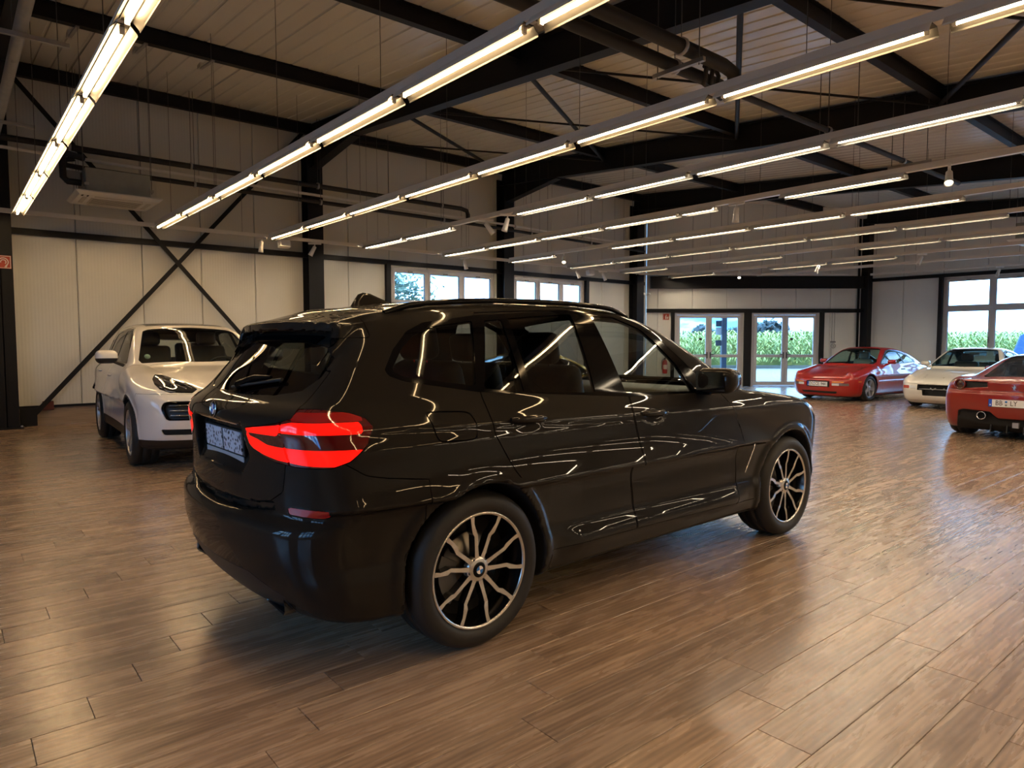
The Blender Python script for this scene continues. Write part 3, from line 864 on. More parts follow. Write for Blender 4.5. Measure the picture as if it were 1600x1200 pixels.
# steel post with notice boards outside the left door
p = fwd(25.2, (1130 - 800) / F_PX * 25.2, -0.06)
o = empty('steel_post', p); tag(o, 'blue grey steel post standing outside the left double door', 'post')
k = MB(); k.box(-0.09, 0.09, -0.09, 0.09, 0, 4.2); k.build('shaft', M['post'], o, rot=(0, 0, R_(-40)))
for z, w_, h_ in ((2.05, 0.26, 0.22), (1.35, 0.24, 0.2), (1.75, 0.26, 0.28)):
    k = MB(); k.box(-0.30, -0.30 + w_, -0.02, 0.0, z, z + h_); k.build('notice_board', M['post'] if z != 1.75 else M['frame'], o, rot=(0, 0, R_(-40)))
# blue banner board and grey low shape outside the right window
p = fwd(27.5, 19.9, -0.06)
o = empty('banner_board', p, R_(-40)); tag(o, 'blue slanted banner board outside the right window', 'banner')
M['blue_banner'] = mat('blue_banner', (0.012, 0.07, 0.35), 0.5)
k = MB(); k.prism([(0.0, 0.2), (2.2, 0.2), (2.2, 2.6), (0.55, 1.75)], -0.04, 0.04, 'y'); k.build('board', M['blue_banner'], o)
k = MB(); k.box(0.3, 0.36, -0.03, 0.03, 0, 0.3); k.box(1.9, 1.96, -0.03, 0.03, 0, 0.3); k.build('stand', M['galv'], o)
p = fwd(28.6, 19.5, -0.06)
o = empty('waste_container', p, R_(-40)); tag(o, 'dark grey waste container outside the right window', 'container')
M['container'] = mat('container_grey', (0.03, 0.037, 0.045), 0.5)
k = MB(); k.prism([(-0.85, 0.15), (0.85, 0.15), (0.95, 1.05), (-0.95, 1.05)], -0.5, 0.5, 'y'); k.build('body', M['container'], o, bevel=0.03)
k = MB(); k.prism([(-1.0, 1.06), (1.0, 1.06), (0.9, 1.20), (-0.9, 1.13)], -0.54, 0.54, 'y'); k.build('lid', M['container'], o, bevel=0.02)
for sx in (-0.7, 0.7):
    k = MB(); k.lathe([(0.0, -0.03), (0.09, -0.03), (0.1, 0), (0.09, 0.03), (0, 0.03)], 14, Matrix.Translation((sx, -0.4, 0.1)) @ Matrix.Rotation(R_(90), 4, 'X')); k.build('wheel', M['black'], o)

# ------------------------------------------------------------------ services on walls and roof
def cassette(name, loc, rz, label, w=1.22, d=1.08, bw=0.92, bd=0.80):
    o = empty(name, loc, rz); tag(o, label, 'air conditioner', 'ceiling cassette air conditioners')
    k = MB(); hw, hd = w / 2, d / 2
    k.add([(-hw, -hd, 0), (hw, -hd, 0), (hw, hd, 0), (-hw, hd, 0), (-hw + 0.05, -hd + 0.05, -0.045), (hw - 0.05, -hd + 0.05, -0.045), (hw - 0.05, hd - 0.05, -0.045), (-hw + 0.05, hd - 0.05, -0.045),
           (-hw, -hd, 0.02), (hw, -hd, 0.02), (hw, hd, 0.02), (-hw, hd, 0.02)],
          [(4, 5, 6, 7), (0, 1, 5, 4), (1, 2, 6, 5), (2, 3, 7, 6), (3, 0, 4, 7), (8, 9, 1, 0), (9, 10, 2, 1), (10, 11, 3, 2), (11, 8, 0, 3), (8, 11, 10, 9)])
    fp = k.build('front_panel', M['white_metal'], o)
    k = MB(); k.box(-w * 0.30, w * 0.30, -d * 0.24, d * 0.24, -0.052, -0.044); gp = k.build('intake_grille', M['ac_grille'], o)
    for i in range(6):
        y = -d * 0.20 + i * d * 0.08
        k = MB(); k.box(-w * 0.28, w * 0.28, y - 0.006, y + 0.006, -0.057, -0.052); k.build('grille_slat', M['slat'], gp)
    for sx, sy, lx, ly in ((0, -1, w * 0.56, 0.06), (0, 1, w * 0.56, 0.06), (-1, 0, 0.06, d * 0.5), (1, 0, 0.06, d * 0.5)):
        k = MB(); cx, cy = sx * w * 0.375, sy * d * 0.355
        k.box(cx - lx / 2, cx + lx / 2, cy - ly / 2, cy + ly / 2, -0.050, -0.044); k.build('louvre', M['ac_grille'], o)
    for x in (-w * 0.42, -w * 0.36):
        k = MB(); k.box(x - 0.012, x + 0.012, -d * 0.42, -d * 0.33, -0.050, -0.042); k.build('indicator_slot', M['black'], o)
    k = MB(); k.box(-bw / 2, bw / 2, -bd / 2, bd / 2, 0.02, 0.40); k.build('housing', M['galv_dull'], o, bevel=0.01)
    for sx in (-1, 1):
        for sy in (-1, 1):
            k = MB(); k.box(sx * bw / 2 - 0.02, sx * bw / 2 + 0.04, sy * bd / 2 - 0.04, sy * bd / 2 + 0.0, 0.12, 0.16); k.build('bracket', M['galv'], o)
            k = MB(); zt_ = roof_z(loc[1] + sy * (bd / 2 - 0.02)) - loc[2] - 0.002; k.tube([(sx * (bw / 2 + 0.02), sy * (bd / 2 - 0.02), 0.10), (sx * (bw / 2 + 0.02), sy * (bd / 2 - 0.02), zt_)], 0.005, 5, caps=False); k.build('threaded_rod', M['cable'], o)
    return o
M['ac_grille'] = mat('cream_plastic_grille', (0.55, 0.52, 0.47), 0.5)
M['galv_dull'] = mat('dull_galvanised_sheet', (0.30, 0.31, 0.28), 0.5, metal=0.4, noise=0.15)
ac = cassette('air_conditioner', (2.27, 13.02, 3.76), 0, 'white cassette air conditioner hanging above the white SUV')
k = MB(); k.tube([(-0.48, -0.1, 0.20), (-0.66, -0.1, 0.20), (-0.72, -0.1, 0.26), (-0.72, -0.05, 0.58), (-0.66, 0.0, 0.66), (-0.4, 0.2, 0.66)], 0.05, 10); k.build('insulated_hose', M['black'], ac)
k = MB(); k.cbox((-0.58, 0.05, 0.30), (0.20, 0.30, 0.16)); k.build('drain_pump', M['grey_plastic'], ac, bevel=0.02)
cassette('air_conditioner', (20.3, 4.6, 3.86), 0, 'white cassette air conditioner partly cut off at the right edge')

def pipe(name, pts, r, m, label, clamps=(), n=12, group='pipes under the roof', rods=True):
    o = empty(name, (0, 0, 0)); tag(o, label, 'pipe', group)
    k = MB(); k.tube(pts, r, n); k.build('pipe_run', m, o)
    for p in clamps:
        p = Vector(p)
        k = MB(); k.lathe([(r + 0.002, -0.02), (r + 0.014, -0.018), (r + 0.014, 0.018), (r + 0.002, 0.02)], 16, Matrix.Translation(p) @ Matrix.Rotation(R_(90), 4, 'Y')); k.build('pipe_clamp', M['galv'], o)
        if rods:
            k = MB(); k.tube([(p.x, p.y, p.z + r), (p.x, p.y, roof_z(p.y))], 0.005, 5, caps=False); k.build('hanger_rod', M['cable'], o)
    return o
pipe('insulated_pipe', [(XL + 0.3, 13.30, 4.60), (9.50, 13.30, 4.56), (9.66, 13.30, 4.53), (9.70, 13.30, 4.44), (9.70, 13.30, 4.30)], 0.050, M['black'], 'upper black insulated pipe along the back wall', [(1.7, 13.3, 4.59), (3.55, 13.3, 4.585), (5.95, 13.3, 4.575), (8.95, 13.3, 4.565)])
pipe('insulated_pipe', [(1.75, 13.25, 4.40), (1.62, 13.25, 4.36), (1.64, 13.25, 4.28), (1.9, 13.28, 4.27), (9.9, 13.30, 4.24)], 0.042, M['black'], 'lower black insulated pipe along the back wall', [(3.6, 13.29, 4.262), (6.0, 13.29, 4.255), (9.0, 13.3, 4.244)])
pipe('drain_pipe', [(XL + 0.3, 13.36, 4.50), (16.2, 13.36, 4.30)], 0.028, M['white_metal'], 'white drain pipe running along the back wall under the black pipes', [(7.6, 13.36, 4.367), (11.2, 13.36, 4.333), (13.6, 13.36, 4.31)])
pipe('insulated_pipe', [(9.9, 13.30, 4.235), (16.2, 13.30, 4.12)], 0.036, M['black'], 'thin black pipe continuing along the back wall to the corner', [(11.7, 13.3, 4.2), (13.9, 13.3, 4.16)])
# thick pair near the camera with three drops, one thin run onwards
pipe('insulated_pipe', [(XL + 0.4, 4.06, 4.20), (6.15, 4.06, 4.20), (6.32, 4.06, 4.17), (6.36, 4.06, 4.05)], 0.068, M['black'], 'thick black insulated pipe overhead, the upper of the pair', [(1.9, 4.06, 4.2), (5.45, 4.06, 4.2)])
pipe('insulated_pipe', [(XL + 0.4, 4.36, 4.18), (6.55, 4.36, 4.18)], 0.062, M['black'], 'thick black insulated pipe overhead, the lower of the pair', [(2.0, 4.36, 4.18), (5.75, 4.36, 4.18)])
for i, x in enumerate((5.95, 6.12, 6.30)):
    k = MB(); y0 = 4.12 + 0.05 * i
    k.tube([(x - 0.25, y0, 4.22), (x - 0.04, y0, 4.22), (x, y0, 4.18), (x, y0 + 0.02, 4.06), (x + 0.03, y0 + 0.06, 4.02), (x + 0.2, y0 + 0.1, 4.02)], 0.024, 8)
    tag(k.build('pipe_elbow', M['black']), 'black pipe elbow at the end of the overhead pipes, %s of three' % ('left', 'middle', 'right')[i], 'pipe', 'pipe elbows')
pipe('insulated_pipe', [(6.5, 4.36, 4.17), (13.6, 4.28, 4.16)], 0.036, M['black'], 'thinner black pipe running on to the right under the rafters', [(8.95, 4.33, 4.165), (11.3, 4.31, 4.163)])
for x, l in ((5.62, 'nearest the thick pipes'), (9.0, 'above the third light line'), (11.3, 'furthest to the right')):
    o = empty('pipe_hanger', (x, 4.2, 4.10)); tag(o, 'galvanised strut hanger carrying the overhead pipes, ' + l, 'hanger', 'pipe hangers')
    k = MB(); k.box(-0.02, 0.02, -0.28, 0.32, -0.03, 0.01); k.build('strut', M['galv'], o)
    for y in (-0.22, 0.27):
        k = MB(); k.tube([(0, y, -0.05), (0, y, roof_z(4.2 + y) - 4.10)], 0.006, 5); k.build('threaded_rod', M['cable'], o)
pipe('metal_duct', [(0.62, YF + 0.5, 4.28), (0.66, 13.2, 4.28)], 0.055, M['galv'], 'silver metal pipe at the top left running to the back wall', [(0.633, 2.0, 4.28), (0.645, 6.2, 4.28), (0.65, 8.6, 4.28), (0.655, 11.2, 4.28)])
for i, y in enumerate((7.75, 10.9)):
    k = MB(); k.box(0.35, 1.02, y - 0.02, y + 0.02, 4.18, 4.22); tag(k.build('support_strut', M['galv']), 'grey support strut under the silver pipe, %s' % ('nearer the camera', 'nearer the wall')[i], 'strut', 'support struts')
for i, (x, y) in enumerate(((1.38, 10.2), (2.13, 10.2), (2.95, 10.2))):
    o = empty('suspension_clamp', (x, y, 5.28)); tag(o, 'small beam clamp with arm on the second purlin, %s of three' % ('left', 'middle', 'right')[i], 'clamp', 'beam clamps')
    k = MB(); k.box(-0.03, 0.03, 0.15, 0.30, 0.0, 0.06); k.build('clamp', M['galv'], o)
    k = MB(); k.bar((0, 0.22, 0.0), (0.02, -0.28, -0.04), 0.04, 0.02); k.build('arm', M['grey_plastic'], o)
    k = MB(); k.tube([(0.02, -0.26, -0.05), (0.02, -0.26, -1.75)], 0.003, 4, caps=False); k.build('wire', M['cable'], o)

# fire signs, extinguisher, small fittings
def hose_sign(loc, rz, s, label, extinguisher=False):
    o = empty('fire_sign', loc, rz); tag(o, label, 'sign', 'red fire safety signs')
    k = MB(); k.box(-s / 2, s / 2, -0.004, 0.0, -s / 2, s / 2); k.build('board', M['red_sign'], o)
    k = MB(); t = s * 0.045; e = s * 0.47
    for a, b_, c, d in ((-e, e, -e, -e + t), (-e, e, e - t, e), (-e, -e + t, -e, e), (e - t, e, -e, e)): k.box(a, b_, -0.006, -0.004, c, d)
    k.build('border', M['sign_white'], o)
    if extinguisher:
        k = MB(); k.prism([(-0.12 * s, -0.34 * s), (0.06 * s, -0.34 * s), (0.06 * s, 0.10 * s), (0.0, 0.18 * s), (0.0, 0.24 * s), (0.16 * s, 0.16 * s), (0.18 * s, 0.20 * s), (0.0, 0.32 * s), (-0.06 * s, 0.26 * s), (-0.06 * s, 0.18 * s), (-0.12 * s, 0.10 * s)], -0.007, -0.004, 'y'); k.build('extinguisher_symbol', M['sign_white'], o)
        k = MB(); k.prism([(0.14 * s, -0.34 * s), (0.30 * s, -0.30 * s), (0.34 * s, -0.10 * s), (0.26 * s, 0.10 * s), (0.24 * s, -0.08 * s), (0.16 * s, 0.02 * s), (0.12 * s, -0.16 * s)], -0.007, -0.004, 'y'); k.build('flame_symbol', M['sign_white'], o)
    else:
        for rr in (0.34, 0.20):
            k = MB(); n = 20; out, inn = [], []
            for q in range(n + 1):
                a = R_(-50) + R_(250) * q / n
                out.append((rr * s * math.cos(a), rr * s * math.sin(a))); inn.append(((rr - 0.07) * s * math.cos(a), (rr - 0.07) * s * math.sin(a)))
            k.prism(out + inn[::-1], -0.007, -0.004, 'y'); k.build('hose_symbol', M['sign_white'], o)
        k = MB(); k.prism([(0.05 * s, -0.40 * s), (0.20 * s, -0.40 * s), (0.26 * s, -0.22 * s), (0.16 * s, -0.20 * s)], -0.007, -0.004, 'y'); k.build('nozzle_symbol', M['sign_white'], o)
    return o
hose_sign((0.79, 13.762, 2.71), 0, 0.21, 'red fire hose sign on the left steel column')
p = chp(0.64, -0.002, 2.23); hose_sign(p, CH_ANG, 0.21, 'red fire extinguisher sign left of the glazed doors', True)
o = empty('fire_extinguisher', chp(0.60, -0.10, 0.42), CH_ANG); tag(o, 'red fire extinguisher on the wall left of the doors', 'extinguisher')
k = MB(); k.lathe([(0.0, 0.0), (0.075, 0.0), (0.08, 0.02), (0.08, 0.36), (0.06, 0.42), (0.025, 0.44)], 24); k.build('cylinder', M['red'], o)
k = MB(); k.lathe([(0.025, 0.44), (0.03, 0.46), (0.03, 0.49), (0.0, 0.50)], 16); k.bar((0, 0, 0.49), (0.09, 0, 0.53), 0.02); k.build('valve', M['black'], o)
k = MB(); k.tube([(-0.03, 0, 0.47), (-0.10, -0.02, 0.42), (-0.10, -0.02, 0.12)], 0.010, 8); k.build('hose', M['black'], o)
k = MB(); k.add([(0.0805 * math.cos(a), 0.0805 * math.sin(a), z) for a in np.linspace(-2.4, -0.7, 8) for z in (0.14, 0.28)], [(2 * i, 2 * i + 2, 2 * i + 3, 2 * i + 1) for i in range(7)], True); k.build('label_sheet', M['sign_white'], o)
k = MB(); k.box(-0.03, 0.03, 0.07, 0.10, 0.1, 0.4); k.build('bracket', M['galv'], o)
k = MB(); k.box(-0.08, 0.08, -0.06, 0.0, -0.07, 0.08)
k2 = k.build('junction_box', mat('brown_red_box', (0.10, 0.02, 0.015), 0.5), None, (1.34, YB - 0.002, 0.33), bevel=0.008); tag(k2, 'small dark red box at the foot of the wall brace', 'box')
# chain hoist wheel right of the doors
o = empty('chain_hoist', chp(5.98, -0.03, 1.30), CH_ANG); tag(o, 'small chain wheel on the wall between the doors and the column', 'chain hoist')
k = MB(); k.tube([(0.07 * math.cos(a), -0.01, 0.07 * math.sin(a)) for a in np.linspace(0, 2 * math.pi, 20, endpoint=False)], 0.012, 6, closed=True); k.build('wheel_ring', M['galv'], o)
k = MB()
for a in range(6): k.bar((0, -0.01, 0), (0.068 * math.cos(a * 1.047), -0.01, 0.068 * math.sin(a * 1.047)), 0.012)
k.build('wheel_spokes', M['galv'], o)
k = MB(); k.box(-0.08, 0.08, 0.0, 0.03, 0.10, 0.15); k.build('wall_bracket', M['grey_plastic'], o)
k = MB(); k.box(0.10, 0.17, 0.0, 0.03, -0.06, 0.06); k.build('switch', M['white_metal'], o, bevel=0.006)
for x in (-0.05, 0.03):
    k = MB(); k.tube([(x, 0, 0.10), (x, 0, 1.05)], 0.006, 5); k.build('chain', M['grey_plastic'], o)
k = MB(); k.tube([(-0.06, 0, -0.07), (-0.06, 0, -0.9)], 0.006, 5); k.build('chain', M['grey_plastic'], o)
# small camera on the corner column
o = empty('security_camera', (16.80, YB - 0.34, 2.92)); tag(o, 'small white camera on the corner column', 'camera')
k = MB(); k.box(-0.03, 0.03, 0.0, 0.03, -0.04, 0.04); k.build('base', M['white_metal'], o)
k = MB(); k.tube([(0, 0, 0), (0.02, -0.08, -0.02)], 0.012, 8); k.build('arm', M['white_metal'], o)
k = MB(); k.lathe([(0, -0.06), (0.032, -0.06), (0.036, 0.0), (0.034, 0.06), (0, 0.06)], 16, Matrix.Translation((0.03, -0.12, -0.03)) @ Matrix.Rotation(R_(70), 4, 'X')); k.build('camera_head', M['white_metal'], o)

# ------------------------------------------------------------------ car bodies: implicit surface -> panels
def pchip(xs, ys):
    """monotone cubic through the points, flat slope beyond the ends"""
    xs = np.asarray(xs, float); ys = np.asarray(ys, float)
    if xs[0] > xs[-1]: xs, ys = xs[::-1], ys[::-1]
    h = np.diff(xs); d = np.diff(ys) / h
    m = np.zeros(len(xs))
    for i in range(1, len(xs) - 1):
        if d[i - 1] * d[i] > 0:
            w1, w2 = 2 * h[i] + h[i - 1], h[i] + 2 * h[i - 1]
            m[i] = (w1 + w2) / (w1 / d[i - 1] + w2 / d[i])
    m[0], m[-1] = d[0], d[-1]
    def f(x):
        x = np.asarray(x, float)
        xc = np.clip(x, xs[0], xs[-1])
        i = np.clip(np.searchsorted(xs, xc) - 1, 0, len(h) - 1)
        t = (xc - xs[i]) / h[i]
        r = (2 * t**3 - 3 * t**2 + 1) * ys[i] + (t**3 - 2 * t**2 + t) * h[i] * m[i] + (-2 * t**3 + 3 * t**2) * ys[i + 1] + (t**3 - t**2) * h[i] * m[i + 1]
        return r + np.where(x < xs[0], (x - xs[0]) * m[0], 0) + np.where(x > xs[-1], (x - xs[-1]) * m[-1], 0)
    return f

def smax(a, b, k):
    h = np.maximum(k - np.abs(a - b), 0) / k
    return np.maximum(a, b) + h * h * k * 0.25
def smin(a, b, k):
    return -smax(-a, -b, k)

def surface_nets(f, lo, hi, h):
    ax = [np.arange(lo[i], hi[i] + h, h) for i in range(3)]
    V = f(ax[0][:, None, None], ax[1][None, :, None], ax[2][None, None, :]).astype(np.float32)
    S = V < 0
    nx, ny, nz = V.shape
    c = np.zeros((nx - 1, ny - 1, nz - 1), np.int8)
    off = [(i, j, k) for i in (0, 1) for j in (0, 1) for k in (0, 1)]
    for i, j, k in off: c += S[i:nx - 1 + i, j:ny - 1 + j, k:nz - 1 + k]
    mixed = (c > 0) & (c < 8)
    cells = np.argwhere(mixed)
    idx = np.full(mixed.shape, -1, np.int64)
    idx[mixed] = np.arange(len(cells))
    acc = np.zeros((len(cells), 3)); cnt = np.zeros(len(cells))
    for a in off:
        for d in range(3):
            if a[d]: continue
            b2 = list(a); b2[d] = 1
            va = V[cells[:, 0] + a[0], cells[:, 1] + a[1], cells[:, 2] + a[2]]
            vb = V[cells[:, 0] + b2[0], cells[:, 1] + b2[1], cells[:, 2] + b2[2]]
            cr = (va < 0) != (vb < 0)
            t = np.where(cr, va / np.where(cr, va - vb, 1), 0)
            p = np.tile(np.array(a, float), (len(cells), 1)); p[:, d] += t
            acc[cr] += p[cr]; cnt[cr] += 1
    P = np.array(lo) + (cells + acc / cnt[:, None]) * h
    quads = []
    for d in range(3):
        o1, o2 = [(1, 2), (2, 0), (0, 1)][d]
        sl = [slice(None)] * 3; sl2 = [slice(None)] * 3
        sl[d] = slice(0, -1); sl2[d] = slice(1, None)
        A, B = S[tuple(sl)], S[tuple(sl2)]
        e = np.argwhere(A != B)
        ok = (e[:, o1] > 0) & (e[:, o2] > 0) & (e[:, o1] < V.shape[o1] - 1) & (e[:, o2] < V.shape[o2] - 1)
        e = e[ok]
        def cell(q1, q2):
            g = e.copy(); g[:, o1] += q1; g[:, o2] += q2
            return idx[g[:, 0], g[:, 1], g[:, 2]]
        q = np.stack([cell(-1, -1), cell(0, -1), cell(0, 0), cell(-1, 0)], 1)
        flip = ~A[e[:, 0], e[:, 1], e[:, 2]]
        q[flip] = q[flip][:, ::-1]
        quads.append(q)
    Q = np.concatenate(quads)
    return P, Q

def grad(f, P, e):
    g = np.empty_like(P)
    for i in range(3):
        a = P.copy(); b_ = P.copy(); a[:, i] += e; b_[:, i] -= e
        g[:, i] = (f(a[:, 0], a[:, 1], a[:, 2]) - f(b_[:, 0], b_[:, 1], b_[:, 2])) / (2 * e)
    return g

class Shell:
    """triangle surface with normals that can be cut into panels"""
    def __init__(s, V, N, T): s.V, s.N, s.T = V, N, T
    @staticmethod
    def of(f, lo, hi, h, ne=0.006):
        P, Q = surface_nets(f, lo, hi, h)
        for it in range(4):
            g = grad(f, P, 1e-3)
            v = f(P[:, 0], P[:, 1], P[:, 2])
            st = (v / np.maximum((g * g).sum(1), 0.05))[:, None] * g
            L = np.linalg.norm(st, axis=1, keepdims=True)
            P = P - st * np.minimum(1, 0.6 * h / np.maximum(L, 1e-9))
        N = grad(f, P, ne); N /= np.maximum(np.linalg.norm(N, axis=1, keepdims=True), 1e-9)
        d1 = np.linalg.norm(P[Q[:, 0]] - P[Q[:, 2]], axis=1); d2 = np.linalg.norm(P[Q[:, 1]] - P[Q[:, 3]], axis=1)
        a = d1 <= d2
        T = np.concatenate([Q[a][:, [0, 1, 2]], Q[a][:, [0, 2, 3]], Q[~a][:, [0, 1, 3]], Q[~a][:, [1, 2, 3]]])
        return Shell(P, N, T)
    def compact(s):
        u, inv = np.unique(s.T, return_inverse=True)
        return Shell(s.V[u], s.N[u], inv.reshape(-1, 3))
    def cut(s, d):
        """split at d=0: (inside d<0, outside)"""
        ins = d < 0
        k = ins[s.T].sum(1)
        mix = s.T[(k == 1) | (k == 2)]
        lone_in = ins[mix].sum(1) == 1
        li = np.where(lone_in[:, None], ins[mix], ~ins[mix]).argmax(1)
        r = np.arange(len(mix))
        a, b_, c = mix[r, li], mix[r, (li + 1) % 3], mix[r, (li + 2) % 3]
        E = np.concatenate([np.stack([a, b_], 1), np.stack([a, c], 1)])
        Es = np.sort(E, 1)
        U, inv = np.unique(Es, axis=0, return_inverse=True)
        inv = inv.ravel()
        t = d[U[:, 0]] / (d[U[:, 0]] - d[U[:, 1]] + 1e-15); t = np.clip(t, 0.0, 1.0)[:, None]
        NV = s.V[U[:, 0]] * (1 - t) + s.V[U[:, 1]] * t
        NN = s.N[U[:, 0]] * (1 - t) + s.N[U[:, 1]] * t
        NN /= np.maximum(np.linalg.norm(NN, axis=1, keepdims=True), 1e-9)
        n0 = len(s.V); m = len(mix)
        p, q = inv[:m] + n0, inv[m:] + n0
        V = np.concatenate([s.V, NV]); N = np.concatenate([s.N, NN])
        lone = np.stack([a, p, q], 1)
        rest = np.concatenate([np.stack([p, b_, c], 1), np.stack([p, c, q], 1)])
        l2 = np.concatenate([lone_in, lone_in])
        Tin = np.concatenate([s.T[k == 3], lone[lone_in], rest[~l2]])
        Tout = np.concatenate([s.T[k == 0], lone[~lone_in], rest[l2]])
        return Shell(V, N, Tin).compact(), Shell(V, N, Tout).compact()
    def take(s, fn, gap=0.0):
        """remove the region fn<0 from this shell and return it; gap: joint width left open"""
        d = fn(s.V[:, 0], s.V[:, 1], s.V[:, 2])
        if not (d < 0).any(): return Shell(s.V[:0], s.N[:0], s.T[:0])
        i, o = s.cut(d)
        s.V, s.N, s.T = o.V, o.N, o.T
        if gap:
            d = fn(i.V[:, 0], i.V[:, 1], i.V[:, 2])
            if (d > -gap).any(): i = i.cut(d + gap)[0]
        return i
    def moved(s, amount):
        return Shell(s.V + s.N * amount, s.N, s.T)
    def split_y(s):
        """right half (y<0), left half"""
        return s.cut(s.V[:, 1])
    def split_side(s):
        c = s.V[s.T].mean(1)[:, 1]
        return Shell(s.V, s.N, s.T[c < 0]).compact(), Shell(s.V, s.N, s.T[c >= 0]).compact()
    def mesh(s, name, m, rim=0.0, flip=False):
        V, N, T = s.V, s.N, s.T
        if rim and len(T):
            E = np.concatenate([T[:, [0, 1]], T[:, [1, 2]], T[:, [2, 0]]])
            key = np.sort(E, 1)
            U, first, cnt = np.unique(key, axis=0, return_index=True, return_counts=True)
            B = E[first[cnt == 1]]
            bv, inv = np.unique(B, return_inverse=True); B2 = inv.reshape(-1, 2)
            n0 = len(V)
            # rim wall with its own outward normals
            top = V[bv]; bot = V[bv] - N[bv] * rim
            tang = np.zeros_like(top)
            ed = top[B2[:, 1]] - top[B2[:, 0]]
            np.add.at(tang, B2[:, 0], ed); np.add.at(tang, B2[:, 1], ed)
            rn = np.cross(tang, N[bv]); rn /= np.maximum(np.linalg.norm(rn, axis=1, keepdims=True), 1e-9)
            V = np.concatenate([V, top, bot]); N = np.concatenate([N, rn, rn])
            a = B2[:, 0] + n0; b_ = B2[:, 1] + n0; k = len(bv)
            T = np.concatenate([T, np.stack([b_, a, a + k], 1), np.stack([b_, a + k, b_ + k], 1)])
        if flip:
            T = T[:, ::-1]; N = -N
        me = bpy.data.meshes.new(name)
        me.vertices.add(len(V)); me.vertices.foreach_set('co', V.astype(np.float32).ravel())
        me.loops.add(len(T) * 3); me.loops.foreach_set('vertex_index', T.astype(np.int32).ravel())
        me.polygons.add(len(T)); me.polygons.foreach_set('loop_start', np.arange(0, len(T) * 3, 3, dtype=np.int32))
        me.update(calc_edges=True)
        me.polygons.foreach_set('use_smooth', np.ones(len(T), bool))
        me.validate()
        if len(me.vertices) == len(N):
            me.normals_split_custom_set_from_vertices(N.astype(np.float32))
        if m is not None: me.materials.append(m)
        return me

def sd_poly(u, w, poly, r=0.0):
    """signed distance to a closed 2-D outline, grown by r"""
    u, w = np.broadcast_arrays(u, w)
    P = np.asarray(poly, float)
    d = np.full(u.shape, 1e9); s = np.ones(u.shape)
    n = len(P)
    for i in range(n):
        a, b_ = P[i], P[i - 1]
        e = b_ - a
        wx, wy = u - a[0], w - a[1]
        t = np.clip((wx * e[0] + wy * e[1]) / (e @ e), 0, 1)
        d = np.minimum(d, (wx - e[0] * t) ** 2 + (wy - e[1] * t) ** 2)
        c1, c2, c3 = w >= a[1], w < b_[1], e[0] * wy > e[1] * wx
        s = np.where((c1 & c2 & c3) | (~c1 & ~c2 & ~c3), -s, s)
    return s * np.sqrt(d) - r

def side_poly(poly, r=0.0, ymin=0.45):
    return lambda x, y, z: np.maximum(sd_poly(x, z, poly, r), ymin - np.abs(y))
def right_side(poly, r=0.0, ymin=0.45):
    return lambda x, y, z: np.maximum(sd_poly(x, z, poly, r), ymin + y)
def rear_poly(poly, xmax, r=0.0):
    return lambda x, y, z: np.maximum(sd_poly(np.abs(y), z, poly, r), x - xmax)
def front_poly(poly, xmin, r=0.0):
    return lambda x, y, z: np.maximum(sd_poly(np.abs(y), z, poly, r), xmin - x)
def top_poly(poly, zmin, r=0.0):
    return lambda x, y, z: np.maximum(sd_poly(x, np.abs(y), poly, r), zmin - z)
def isect(*fs):
    return lambda x, y, z: np.maximum.reduce([f(x, y, z) for f in fs])

def body_fn(D):
    """implicit car body from a dictionary of profile curves (x forward from the rear axle, z up)"""
    wp, sec = pchip(*zip(*D['plan'])), pchip(*zip(*D['section']))
    xr, xf = pchip(*[[q[i] for q in D['rear']] for i in (0, 1)]), pchip(*[[q[i] for q in D['front']] for i in (0, 1)])
    H, R = pchip(*zip(*D['deck'])), pchip(*zip(*D['roof']))
    gw, gt = pchip(*zip(*D['glass_w'])), pchip(*zip(*D['glass_taper']))
    def f(x, y, z):
        ay = np.abs(y)
        W = wp(x) + sec(z)
        for (xw, zw, rw, amp, wd) in D.get('flare', []):
            rr = np.sqrt((x - xw) ** 2 + (z - zw) ** 2)
            W = W + amp / (1 + np.exp(np.clip((rr - rw) / wd, -30, 30)))
        for fn in D.get('side_mods', []):
            W = W + fn(x, z)
        side = ay - W
        top = z - H(x) + D['crown'] * ay ** 2
        rear = (xr(z) + D['rear_c'] * ay ** D.get('rear_p', 2.4)) - x
        front = x - (xf(z) - D['front_c'] * ay ** D.get('front_p', 2.4))
        low = smax(side, top, D.get('k_top', 0.09))
        low = smax(low, rear, D.get('k_rear', 0.16)); low = smax(low, front, D.get('k_front', 0.16))
        low = smax(low, D['floor'] - z, 0.05)
        g = smax(ay - (gw(z) + gt(x)), z - R(x) + D['roof_crown'] * ay ** 2, D.get('k_roof', 0.11))
        g = smax(g, rear if not D.get('g_rear') else D['g_rear'](x, ay, z), D.get('k_grear', 0.10))
        g = smax(g, D['floor'] + 0.5 - z, 0.02)
        o = smin(low, g, D.get('k_join', 0.05))
        for fn in D.get('carve', []):
            dd, k = fn(x, ay, z)
            o = smax(o, -dd, k)
        for fn in D.get('add', []):
            dd, k = fn(x, ay, z)
            o = smin(o, dd, k)
        for xw, zw, rw in D['arches']:
            rr = rw - np.sqrt((x - xw) ** 2 + (z - zw) ** 2)
            well = np.minimum(rr, ay - D.get('well_y', 0.52))
            o = smax(o, well, 0.006)
        return o
    return f

